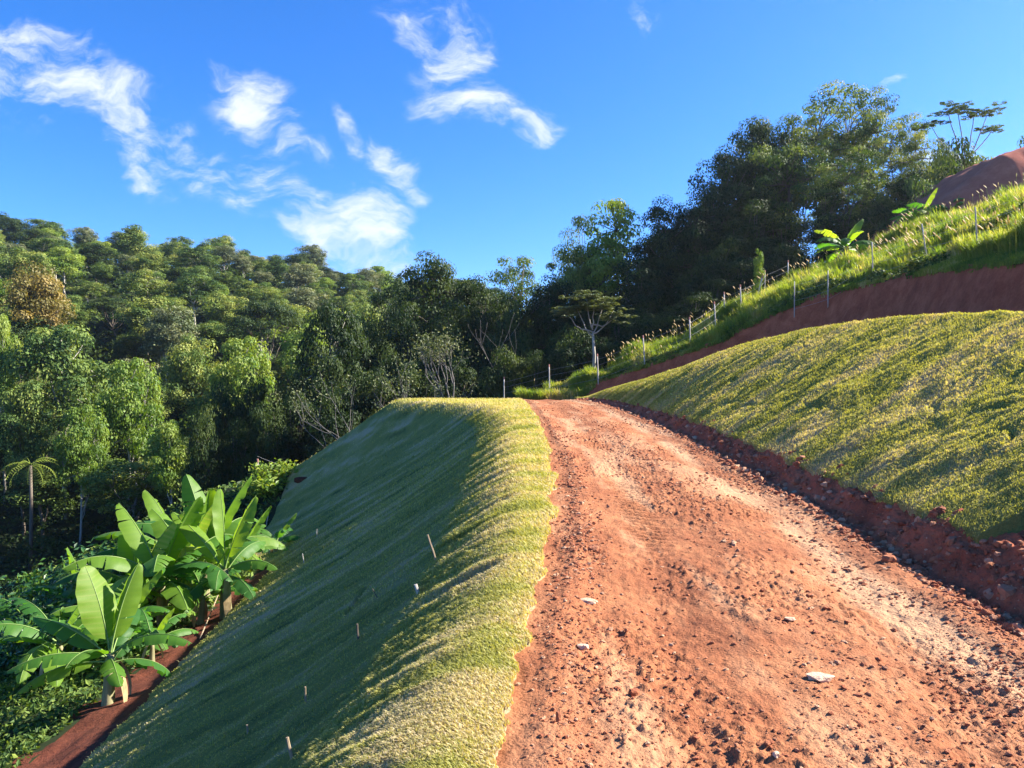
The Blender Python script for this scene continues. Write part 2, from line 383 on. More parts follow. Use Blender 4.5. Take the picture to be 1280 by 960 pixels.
def road_z(x, y):
    z = H(x, y)
    e = E(y); re = Re(y)
    c = x-e
    z = z + (fbm(x*1.2, y*.8, 101, 3)-.5)*.05
    z = z + (fbm(x*5, y*3.2, 111, 4, .6)-.5)*.035
    rough = .35+.65*sstep(fbm(x*1.6+4, y*.7, 121, 3), .42, .62)
    z = z + (fbm(x*16, y*13, 131, 4, .62)-.5)*.032*rough
    z = z + np.clip(fbm(x*30, y*26, 141, 2)-.5, 0, 1)*.055*rough
    # wheel ruts and a ridge of loose stuff between them
    for (cx, w, d) in ((.95,.26,-.035),(2.35,.28,-.038),(1.6,.2,.018),(.28,.12,.03),(2.85,.14,.025)):
        wob = .12*(fbm(y*.25, y*0, 151, 2)-.5)*2
        z = z + d*np.exp(-((c-cx-wob)/w)**2)
    # tyre tread
    a = np.exp(-((c-.95)/.2)**2)*sstep(y, 5, 6.5)*(1-sstep(y, 15, 22))*sstep(vnoise(x*1.2, y*.9, 161), .25, .55)
    z = z + a*.022*np.sin((y+.5*x)*2*np.pi/.17)
    a = np.exp(-((c-2.1)/.16)**2)*sstep(vnoise(x*1.2, y*.7, 171), .4, .6)
    z = z + a*.016*np.sin((y-.4*x)*2*np.pi/.14)
    # smooth the track surface close to the shoulder line of the scarp (spoil)
    z = z - .05*sstep(x, re-.05, re+.05)
    return z
def scarp_z(x, y):
    re = Re(y); t = sstep(x, re-.14, re+.12)
    return H(x, y)+t*((fbm(x*3, y*3, 191, 4, .6)-.45)*.20+(fbm(x*10, y*10, 201, 3, .6)-.5)*.10)-.02*(1-t)

def sheet(name, fxa, fxb, ys, nx, fz, mat, kind='structure', tintf=None, skirt=0, power=1.0):
    ys = np.asarray(ys); xa = fxa(ys); xb = fxb(ys)
    s = np.linspace(0, 1, nx)**power
    X = xa[:, None]+(xb-xa)[:, None]*s[None, :]; Y = np.repeat(ys[:, None], nx, 1)
    Z = fz(X, Y)
    T = tintf(X, Y) if tintf else np.zeros_like(X)
    if skirt:
        for side in (0, -1):
            Zs = Z[:, side]-skirt; Xs = X[:, side]
            a = lambda M, c: np.concatenate([c[:, None], M], 1) if side == 0 else np.concatenate([M, c[:, None]], 1)
            X = a(X, Xs); Z = a(Z, Zs); Y = a(Y, ys); T = a(T, T[:, side])
    n, m = X.shape
    V = np.stack([X, Y, Z], -1).reshape(-1, 3)
    i = np.arange(n-1)[:, None]*m; j = np.arange(m-1)[None, :]
    Q = np.stack([i+j, i+j+1, i+m+j+1, i+m+j], -1).reshape(-1, 4)
    o = mesh_np(name, V, [Q], mat, tint=T.ravel(), smooth=True)
    return tag(o, kind=kind)
def geo(a, b, r): return a*np.exp(np.arange(0, math.log(b/a)+r, r))

def tint_left(x, y):
    w = .5*fbm(x*.5, y*.5, 11, 2); yy = y+.28*(x+1)+w
    dry = fbm(x*.6, yy*2.2, 301, 4, .6)
    t = .56+1.5*(dry-.47)-.22*sstep(ridged(x*.4, yy*3.1, 303, 2), .72, .95)  # dry patches, plus dark streaks painting in sod relief that flat shade hides
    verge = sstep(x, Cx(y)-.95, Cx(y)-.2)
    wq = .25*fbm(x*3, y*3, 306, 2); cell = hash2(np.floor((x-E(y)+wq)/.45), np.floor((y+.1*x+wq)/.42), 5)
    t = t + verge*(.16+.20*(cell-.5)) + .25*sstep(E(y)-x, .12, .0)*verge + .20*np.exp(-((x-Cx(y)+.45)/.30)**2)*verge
    return np.clip(t, 0, 1)
def tint_right(x, y):
    w = .6*fbm(x*.4, y*.4, 61, 2); yy = y-.35*x+w
    dry = fbm(x*.5, yy*1.6, 311, 4, .6)
    return np.clip(.62+1.4*(dry-.5)+.12*sstep(x, 4.5, 8)-.12*(1-sstep(y, 5, 40))*0-.15*sstep(y, 18, 34), 0, 1)
def tint_road(x, y):
    c = x-E(y)
    p = sstep(fbm(x*2.0+9, y*.38, 321, 5, .62), .46, .70)*.62
    p = p*(.6+.5*np.exp(-((c-.95)/.5)**2)+.4*np.exp(-((c-2.3)/.35)**2)+.6*np.exp(-((x-Re(y)+.45)/.22)**2))
    p = p+1.0*np.exp(-((x-Re(y)+.62)/.15)**2)*sstep(vnoise(x*2, y*.8, 331), .15, .5)
    return np.clip(p, 0, 1)

edgeL = lambda y: E(y)+.10*(fbm(y*4, y*0, 401, 4, .65)-.5)*2+.08*(vnoise(y*1.1, y*0, 402)-.5)
Bx = rail([-12,0,9.5,14,20,24,24.6,90],[-5.2,-5.1,-5.75,-6.25,-6.9,-7.3,-9.5,-14],3)   # foot of the left lawn
EDGE_Y = 5.95
edgeR = lambda y: Re(y)+.30+.05*(fbm(y*3, y*0, 411, 3)-.5)*2
ys_near = geo(1.6, 60, .0045)
# rows start behind the camera
back = np.linspace(-10, 1.55, 60)
ysr = np.concatenate([back, ys_near])
ys_mid = np.concatenate([np.linspace(-10, 2.5, 40), geo(2.6, 60, .006)])
road = sheet('road', lambda y: E(y)-.35, lambda y: Re(y)+.06, ysr[ysr < 48], 330, road_z, M_ROAD, tintf=tint_road)
lawnL = sheet('lawn_slope', lambda y: Bx(y)+.1*(fbm(y*2, y*0, 405, 3)-.5), edgeL, ys_mid[ys_mid < 48], 420, ZL, M_LAWN, tintf=tint_left, skirt=.09, power=.75)
lawnR = sheet('lawn_bank', edgeR, lambda y: Tx(y)+.35, np.concatenate([[EDGE_Y-.01, EDGE_Y], ys_mid[(ys_mid > EDGE_Y+.01) & (ys_mid < 46)]]), 260, ZR, M_LAWN, tintf=tint_right, skirt=.09)
scarp = sheet('earth_scarp', lambda y: Re(y)-.16, lambda y: Re(y)+.50, ys_mid[ys_mid < 46], 60, scarp_z, M_CUT)
def nearbank_z(x, y):
    k = 1-sstep(y, EDGE_Y-.05, EDGE_Y+.5)
    return H(x, y)-.04-.04*k+(fbm(x*3, y*3, 211, 4, .6)-.5)*.18*k+(fbm(x*12, y*12, 221, 3)-.5)*.05*k-.12*(1-k)
nb = sheet('bare_bank', lambda y: Re(y)+.30, lambda y: Tx(y)+.6, np.concatenate([np.linspace(-10, 3.9, 30), np.linspace(4, 6.6, 120)]), 160, nearbank_z, M_CUT)
def cut_z(x, y):
    ux = np.maximum(Ux(y), Tx(y)+.8)
    k = sstep(x, ux-1.0, ux-.3)*(1-sstep(x, ux+.05, ux+.35))
    return H(x, y)+k*((ridged(x*.8, y*.9, 231, 3)-.5)*.35+(fbm(x*3, y*3, 241, 3)-.5)*.2)-.05*(1-k)
cut = sheet('cut_bank', lambda y: Tx(y)-.1, lambda y: np.maximum(Ux(y), Tx(y)+.8)+.5, np.linspace(-10, 56, 420), 110, cut_z, M_CUT)
def veg_z(x, y): return H(x, y)+(fbm(x*.5, y*.5, 251, 4)-.5)*1.5*sstep(x-Ux(y), .1, 2.5)
veg = sheet('grassy_hillside', lambda y: np.maximum(Ux(y), Tx(y)+.8)-.02, lambda y: 0*y+62, np.linspace(-10, 58, 200), 150, veg_z, M_FLOOR, power=1.5)
def lower_z(x, y): return H(x, y)+(fbm(x*2, y*2, 261, 4)-.5)*.15-.03-.12*sstep(x, Bx(y)+.1, Bx(y)+.5)
def tint_lower(x, y): return np.zeros_like(x)
Ox = rail([-12,0,9.5,14,20,24,30,90],[-6.3,-6.2,-7.0,-7.4,-7.7,-7.7,-9,-14],5)
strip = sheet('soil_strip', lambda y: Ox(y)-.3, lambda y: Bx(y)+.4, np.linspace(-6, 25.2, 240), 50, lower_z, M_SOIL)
def low2(x, y): return H(x, y)-.04+(fbm(x*.7, y*.7, 271, 3)-.5)*.3*sstep(Ox(y)-x, 0, 2)
lower = sheet('lower_ground', lambda y: 0*y-34, lambda y: np.where(y < 25, Ox(y), Bx(y)+.3), np.linspace(-10, 60, 220), 120, low2, M_FLOOR)

# far terrain from control points
CP = np.array([(-10,20,-8),(-30,20,-14),(-60,20,-17),(-120,20,-18),(-10,50,-9),(-34,50,-17),(-60,60,-20),(-100,60,-16),(0,65,-8),(0,90,-9),(-20,80,-17),
 (-50,90,-18),(-90,95,-12),(-130,100,-2),(-170,120,12),(-120,150,14),(-60,150,5),(-20,150,-1),(30,150,2),(-150,200,31),(-80,200,26),(-20,200,15),(30,200,8),
 (-182,260,47),(-111,260,39),(-70,260,35),(-43,260,28),(0,260,20),(60,260,12),(-180,330,38),(-100,330,28),(0,330,10),(-260,260,58),(-250,150,35),
 (20,62,4.5),(20,75,3),(40,60,13),(40,72,11),(60,62,17),(60,80,14),(90,60,21),(10,62,-2),(10,75,-3),(30,64,8.5),(30,80,6),(60,120,5),(100,100,10),
 (100,30,23),(62,30,16),(62,0,16),(0,-12,-2),(40,-30,8),(-40,-30,-12),(20,52,6),
 (-600,600,10),(600,600,5),(0,700,0),(-600,-200,0),(600,-200,10),(0,-300,0),(700,200,10),(-700,200,30)], float)
def rbf_fit():
    P = CP[:, :2]; D = np.linalg.norm(P[:, None]-P[None], axis=-1); n = len(P)
    A = np.zeros((n+1, n+1)); A[:n, :n] = D; A[:n, n] = 1; A[n, :n] = 1
    return np.linalg.solve(A, np.concatenate([CP[:, 2], [0]]))
RW = rbf_fit()
def F(x, y):
    x, y = np.broadcast_arrays(np.asarray(x, float), np.asarray(y, float))
    s = np.full(x.shape, RW[-1])
    for (px, py, _), w in zip(CP, RW[:-1]): s = s+w*np.hypot(x-px, y-py)
    return s
def ground(x, y):
    x, y = np.broadcast_arrays(np.asarray(x, float), np.asarray(y, float))
    near = (x > -34) & (x < 62) & (y < 57) & (y > -10)
    return np.where(near, H(np.clip(x, -34, 62), np.clip(y, -10, 57)), F(x, y))
gx = np.concatenate([-geo(40, 900, .06)[::-1], np.arange(-38, 66, 2.0), geo(68, 900, .06)])
gy = np.concatenate([-geo(12, 500, .1)[::-1], np.arange(-10, 62, 2.0), geo(63, 1500, .03)])
GX, GY = np.meshgrid(gx, gy)
GZ = F(GX, GY)+(fbm(GX*.05, GY*.05, 281, 4)-.5)*3*sstep(np.hypot(GX, GY), 80, 140)
nearm = (GX > -34) & (GX < 64) & (GY < 58) & (GY > -11)
GZ = np.where(nearm, np.minimum(GZ, H(np.clip(GX, -34, 62), np.clip(GY, -10, 57))-1.2), GZ)
m_ = len(gx); i_ = np.arange(len(gy)-1)[:, None]*m_; j_ = np.arange(m_-1)[None, :]
tag(mesh_np('ground', np.stack([GX, GY, GZ], -1).reshape(-1, 3), [np.stack([i_+j_, i_+j_+1, i_+m_+j_+1, i_+m_+j_], -1).reshape(-1, 4)], M_FLOOR, tint=np.zeros(GX.size), smooth=True), kind='structure')

# bare earth mound, top right
def mound():
    xs = np.linspace(24, 62, 110); ys = np.linspace(46, 74, 90); X, Y = np.meshgrid(xs, ys)
    prof = np.interp(X, [24,28.5,30,32,34,36,40,62], [10,13.2,14.6,16.3,17.6,18.3,18.9,20])
    base = Vz(X, np.minimum(Y, 51.5))-.6
    k = sstep(Y, 48.5, 53.5)*(1-sstep(Y, 62, 73))
    Z = base+(np.maximum(prof-base, 0))*k+(fbm(X*.5, Y*.5, 291, 4)-.5)*.7*k-(ridged(X*1.1+Y*.15, Y*.25, 293, 3)-.5)*.45*k-.5*(1-k)-3*sstep(30-X, 0, 5)
    n = len(xs); i = np.arange(len(ys)-1)[:, None]*n; j = np.arange(n-1)[None, :]
    tag(mesh_np('earth_mound', np.stack([X, Y, Z], -1).reshape(-1, 3), [np.stack([i+j, i+j+1, i+n+j+1, i+n+j], -1).reshape(-1, 4)], M_MOUND, tint=np.zeros(X.size), smooth=True), kind='structure')
mound()
# lower track seen at the left edge
def track():
    c = np.array([(-30, 24), (-22, 26.5), (-18.5, 28), (-16.6, 30)]); W = 1.5
    t = np.linspace(0, 3, 40); cx = np.interp(t, range(4), c[:, 0]); cy = np.interp(t, range(4), c[:, 1])
    s = np.linspace(-W, W, 12); X = np.repeat(cx[:, None], 12, 1)+s[None]*.35; Y = cy[:, None]+s[None]
    Z = low2(X, Y)+.25; n = 12
    i = np.arange(39)[:, None]*n; j = np.arange(n-1)[None, :]
    tag(mesh_np('path', np.stack([X, Y, Z], -1).reshape(-1, 3), [np.stack([i+j, i+j+1, i+n+j+1, i+n+j], -1).reshape(-1, 4)], M_ROAD, tint=np.zeros(X.size), smooth=True), kind='structure')
track()

# ------------------------------------------------------------------ lawn blades (stuff)
def sample_y(n, y0, y1, p):
    """y with density ~ y^-p"""
    u = rng.random(n); a = 1-p
    return (y0**a+u*(y1**a-y0**a))**(1/a)
def blades(name, X, Y, fz, tintf, length, width, lean, leanvec, label):
    n = len(X); Z = fz(X, Y)
    az = rng.random(n)*2*np.pi
    d = np.stack([np.cos(az), np.sin(az)], -1)*(rng.random(n)*.9)[:, None]+np.array(leanvec)[None, :]*lean
    l = length*(.6+.8*rng.random(n)); w = width*(.7+.6*rng.random(n))
    e = .01; gx_ = (fz(X+e, Y)-Z)/e
    side = np.stack([-np.sin(az), np.cos(az), 0*az], -1)*w[:, None]*.5
    P0 = np.stack([X, Y, Z-.008], -1)
    hor = np.stack([d[:, 0], d[:, 1], d[:, 0]*np.clip(gx_, -1, 1)], -1)
    P1 = P0+hor*(l*.35)[:, None]; P1[:, 2] += l*.55
    P2 = P0+hor*(l*.95)[:, None]; P2[:, 2] += l*.80
    V = np.stack([P0-side, P0+side, P1+side*.8, P1-side*.8, P2], 1).reshape(-1, 3)
    b = np.arange(n)[:, None]*5
    Q = b+np.array([0, 1, 2, 3]); T = b+np.array([3, 2, 4])
    t = np.clip(tintf(X, Y)+(rng.random(n)-.5)*.55, 0, 1)
    o = mesh_np(name, V, [Q, T], M_GRASS, tint=np.repeat(t, 5))
    return tag(o, label, 'grass', None, 'stuff')
# left lawn: verge + slope
n = 330000; Y = sample_y(n, 2.6, 40, 1.75); u = rng.random(n)
xa = Bx(Y); xb = edgeL(Y)+.015
near = rng.random(n) < .42
X = np.where(near, xb-(xb-(Cx(Y)-1.1))*u, xa+(xb-xa)*u)
keep = (X/Y > -.72); X = X[keep]; Y = Y[keep]
sz = np.clip(Y/5, .75, 5)**.75
lnz = np.array([-.9, -.35])
blades('lawn_grass', X, Y, ZL, tint_left, .034*sz*(1-.35*(X < Cx(Y)-1.0)), .0052*sz*1.25, .35, (-.9, -.35), 'short sod grass on the left roadside verge and shaded slope')
n = 230000; Y = sample_y(n, EDGE_Y+.02, 46, 1.45); u = rng.random(n)
xa = edgeR(Y)-.02; xb = Tx(Y)+.3; X = xa+(xb-xa)*u
keep = (X/Y < .72); X = X[keep]; Y = Y[keep]
sz = np.clip(Y/5, .75, 6)**.75
blades('lawn_grass', X, Y, ZR, tint_right, .023*sz, .0052*sz*1.25, .4, (-.8, -.5), 'short sod grass on the sunlit bank right of the road')

# ------------------------------------------------------------------ gravel and clods (stuff) + single rocks
def ico():
    p = (1+5**.5)/2
    V = np.array([(-1,p,0),(1,p,0),(-1,-p,0),(1,-p,0),(0,-1,p),(0,1,p),(0,-1,-p),(0,1,-p),(p,0,-1),(p,0,1),(-p,0,-1),(-p,0,1)], float)
    V /= np.linalg.norm(V[0])
    T = np.array([(0,11,5),(0,5,1),(0,1,7),(0,7,10),(0,10,11),(1,5,9),(5,11,4),(11,10,2),(10,7,6),(7,1,8),(3,9,4),(3,4,2),(3,2,6),(3,6,8),(3,8,9),(4,9,5),(2,4,11),(6,2,10),(8,6,7),(9,8,1)])
    return V, T
IV, IT = ico()
def stones(name, X, Y, fz, size, mat, label, tint=None, flat=.6):
    n = len(X); Z = fz(X, Y)
    V = IV[None]*(.6+.8*rng.random((n, 12, 1)))
    sc3 = np.stack([.7+.6*rng.random(n), .7+.6*rng.random(n), flat*(.7+.6*rng.random(n))], -1)
    V = V*sc3[:, None, :]
    a = rng.random(n)*2*np.pi; c, s = np.cos(a)[:, None], np.sin(a)[:, None]
    V = np.stack([V[..., 0]*c-V[..., 1]*s, V[..., 0]*s+V[..., 1]*c, V[..., 2]], -1)*size[:, None, None]
    V = V+np.stack([X, Y, Z+size*.18], -1)[:, None, :]
    T = (np.arange(n)[:, None, None]*12+IT[None]).reshape(-1, 3)
    t = np.repeat(tint if tint is not None else rng.random(n)**4*.9, 12)
    o = mesh_np(name, V.reshape(-1, 3), [T], mat, tint=t)
    return tag(o, label, 'gravel', None, 'stuff')
n = 110000; Y = sample_y(n, 2.8, 36, 1.9); c = rng.random(n)
w = Re(Y)-E(Y); x = E(Y)+c*w
band = np.exp(-((x-E(Y)-.3)/.18)**2)*1.0+np.exp(-((x-E(Y)-1.65)/.22)**2)*.45+np.exp(-((x-E(Y)-2.85)/.25)**2)*.6+.30*sstep(fbm(x*1.6+4, Y*.7, 121, 3), .42, .62)+.3*sstep(x-E(Y), 1.8, 2.6)*(1-sstep(Y, 5, 9))
keep = rng.random(n) < np.clip(band*(fbm(x*2, Y*1.0, 501, 3)*1.6-.2), .03, 1)
x, Y = x[keep], Y[keep]
size = (.0030+.013*rng.random(len(x))**6)*np.clip(Y/4, .8, 4)**.6
stones('gravel', x, Y, road_z, size, M_DSTONE, 'loose red gravel and small clods strewn over the dirt road')
# rubble at the scarp foot and on its face
n = 3200; Y = sample_y(n, 4.2, 44, 1.5); x = Re(Y)-.22+rng.random(n)**1.3*.62
size = (.008+.035*rng.random(n)**4)*np.clip(Y/6, .8, 3)**.5
stones('rubble', x, Y, lambda a, b: np.where(a > Re(b)-.02, scarp_z(a, b), road_z(a, b)), size, M_DSTONE, 'red earth rubble lying along the foot of the cut edge', flat=.75)
n = 260; Y = 4.3+rng.random(n)*1.9; x = Re(Y)+.2+rng.random(n)*1.4
stones('rubble', x, Y, nearbank_z, .012+.045*rng.random(n)**3, M_DSTONE, 'stony rubble on the bare earth corner beside the lawn bank', flat=.75)

def px2ground(u, v, fz, y0=2.0, y1=60.0):
    """place where the real ground is seen along a viewing direction (for laying things out by depth)"""
    ys = np.linspace(y0, y1, 6000); a = (u-640)/FPX; b = (480-v)/FPX
    d = fz(a*ys, ys)-(EYE+b*ys)
    k = np.argmax(d > 0)
    return (a*ys[k], ys[k], float(fz(a*ys[k], ys[k])))
def rock(u, v, sx, sy, sz, tint, label, rz=0, fz=road_z, mat=None, name='rock', group=None):
    x, y, z = px2ground(u, v, fz)
    bm_V = IV.copy()
    import bmesh
    bm = bmesh.new()
    vs = [bm.verts.new(p) for p in IV]
    for f in IT: bm.faces.new([vs[k] for k in f])
    bmesh.ops.subdivide_edges(bm, edges=bm.edges[:], cuts=1, use_grid_fill=True)
    rs = random.Random(int(u*7+v))
    for q in bm.verts:
        q.co.normalize(); q.co *= (.72+.45*rs.random())
        q.co.x *= sx; q.co.y *= sy; q.co.z = max(min(q.co.z, .55), -.6)*sz*1.4
    me = bpy.data.meshes.new(name); bm.to_mesh(me); bm.free()
    a = me.attributes.new('tint', 'FLOAT', 'POINT'); a.data.foreach_set('value', np.full(len(me.vertices), tint, dtype=np.float32))
    me.materials.append(mat or M_STONE)
    o = bpy.data.objects.new(name, me); COL.objects.link(o); o.location = (x, y, z+sz*.25); o.rotation_euler = (0, 0, rz)
    return tag(o, label, 'rock', group)
rock(1026,848,.075,.055,.016,.62,'largest flat pale stone lying in the middle of the dirt road',.2)
rock(742,688,.055,.04,.035,.15,'reddish clod on the road beside the grass verge, halfway up the slope',.5, mat=M_DSTONE)
rock(735,752,.075,.045,.014,.45,'pale flat stone near the left edge of the road, below the reddish clod',-.5)
rock(729,810,.040,.030,.018,.6,'small pale stone near the left road edge, straight below the pale flat stone',0)
rock(988,776,.035,.03,.010,.5,'small pale chip uphill of the largest flat stone',.3)
rock(1111,702,.07,.05,.05,.1,'brick red clod lying at the shadow edge under the earth scarp',.2, mat=M_DSTONE)
rock(793,868,.035,.025,.025,.0,'dark clod alone on the road left of the largest flat stone',.9, mat=M_DSTONE)
rock(970,945,.018,.015,.014,.7,'white pebble at the bottom of the road below the largest flat stone',.9)
rock(698,902,.014,.010,.045,.1,'upright splinter of stone at the lower left of the road',.3, mat=M_DSTONE)
rock(1190,668+12,.06,.05,.05,.25,'reddish stone tucked under the corner of the lawn bank',.3, fz=scarp_z, mat=M_DSTONE)
rock(1262,745,.09,.07,.06,.3,'rounded red boulder at the foot of the bare bank by the road edge',.3, fz=road_z, mat=M_DSTONE)
rock(1240,748,.05,.05,.045,.45,'grey brown stone left of the rounded boulder at the scarp foot',.1, fz=road_z, mat=M_DSTONE)
rock(376,601,.30,.18,.17,.0,'dark round lump lying high on the shaded lawn slope',.1, fz=ZL, mat=M_SOIL, name='clod')

# ------------------------------------------------------------------ stakes on the left slope
def stake(u, v, h, r, tiltx, tilty, mat, label):
    x, y, z = px2ground(u, v, ZL)
    mb = MB(); k = 5; t = np.linspace(0, 1, k)
    rs = np.random.default_rng(int(u)); wob = (rs.random((k, 2))-.5)*r*.8
    pts = np.stack([wob[:, 0], wob[:, 1], -.08+t*(h+.08)], -1)
    tube(mb, pts, r*(1-.15*t), 6)
    mb2 = None
    o = mb.build('stake', mat); o.location = (x, y, z); o.rotation_euler = (tiltx, tilty, 0)
    tag(o, label, 'stake', 'wooden stakes pinning the turf on the left slope')
stake(545,702,.30,.012,-.05,-.30,M_WOOD,'longest leaning stake, just left of the sunlit verge on the shaded slope')
stake(522,744,.09,.020,0,-.2,M_POST,'short pale peg below the longest leaning stake')
stake(448,798,.13,.011,0,-.08,M_BARK,'dark upright stub alone in the middle of the shaded slope')
stake(365,948,.13,.011,0,-.25,M_WOOD,'pale topped leaning peg at the bottom edge of the photo')
stake(310,917,.07,.009,0,-.1,M_WOOD,'tiny peg low on the slope, left of the pale topped leaning peg')
stake(382,878,.12,.008,0,0,M_WOOD,'thin faint stick between the dark stub and the pale topped peg')
stake(472,748,.12,.006,0,-.5,M_BARK,'thin dark twig left of the short pale peg')
stake(380,705,.26,.012,0,-.15,M_POST,'thin whitish stick high on the slope right of the small banana plant')
stake(396,672,.26,.012,0,0,M_POST,'whitish stick just above the other one, right of the small banana plant')
stake(333,655,.60,.02,0,.18,M_POST,'pale leaning stick behind the small banana plant at the slope edge')
def cane():
    a = px2ground(250, 800, lower_z); b = px2ground(276, 752, lower_z)
    mb = MB(); t = np.linspace(0, 1, 6)[:, None]
    p = np.array([a[0], a[1], a[2]+.03])*(1-t)+np.array([b[0], b[1], b[2]+.35])*t
    tube(mb, p, .014, 6); o = mb.build('cane', M_WOOD); tag(o, 'long thin cane leaning across the dark soil strip beside the bananas', 'cane')
cane()
# bare pale twigs etc on verge are grass

# ------------------------------------------------------------------ fences
def fence(name, posts, label, h=1.6, r=.05, wires=(.35,.75,1.15,1.5), tips=True, mat=M_POST, lean=None, fz=None):
    fz = fz or ground
    root = empty(name, (posts[0][0], posts[0][1], float(fz(posts[0][0], posts[0][1])))); tag(root, label, 'fence')
    o0 = np.array(root.location); tops = []
    for k, (x, y) in enumerate(posts):
        z = float(fz(x, y)); l = (lean[k] if lean else 0)
        b = np.array([x, y, z])-o0; d = np.array([l, 0, 1.0])
        t = np.linspace(-.2, h, 5)[:, None]
        mb = MB(); tube(mb, b+d*t, r*.8*np.array([1.05, 1, 1, .98, .95]), 7); p = mb.build('post', mat, root, True)
        if tips:
            mb = MB(); tube(mb, b+d*np.array([[h+.002], [h+.16]]), r*.9, 7); mb.build('post_tip', M_REDTIP, p)
        tops.append((b, d))
    for wz in wires:
        mb = MB(); pts = []
        for (b, d), (b2, d2) in zip(tops[:-1], tops[1:]):
            for s in np.linspace(0, 1, 6)[:-1]:
                q = (b+d*wz)*(1-s)+(b2+d2*wz)*s; q = q+np.array([0, -r, -.10*s*(1-s)]); pts.append(q)
        pts.append(tops[-1][0]+tops[-1][1]*wz+np.array([0, -r, 0]))
        tube(mb, pts, .005, 4); mb.build('wire', M_WIRE, root)
    return root
def fp(u, y): return ((u-640)/FPX*y, y)
fence('wire_fence', [fp(630,51), fp(687,49), fp(748,46.5), fp(806,45), fp(863,44.2), fp(895,46), fp(906,48.5), fp(927,46.5), fp(944,48), fp(956,50), fp(985,51)],
      'long wire fence of pale posts climbing the grassy edge behind the road', 1.7, .05, lean=[0,-.02,-.04,-.06,-.03,-.06,-.03,-.05,.25,.0,0])
fence('wire_fence', [fp(993,38), fp(1035,36), fp(1091,33.5), fp(1160,30), fp(1222,27.5), fp(1300,25.5)], 'wire fence of slender grey posts along the top of the red cut', 1.7, .032, tips=False,
      lean=[0,.0,-.02,-.14,-.05,0])
fence('wire_fence', [(-24,31),(-20.5,31.5),(-18.4,32)], 'low wire fence at the far left above the lower track', 1.5, .05, tips=False)
fence('wire_fence', [fp(322,37), fp(350,38.5), fp(385,41.5)], 'short piece of wire fence beyond the brow of the shaded slope', 1.2, .05)

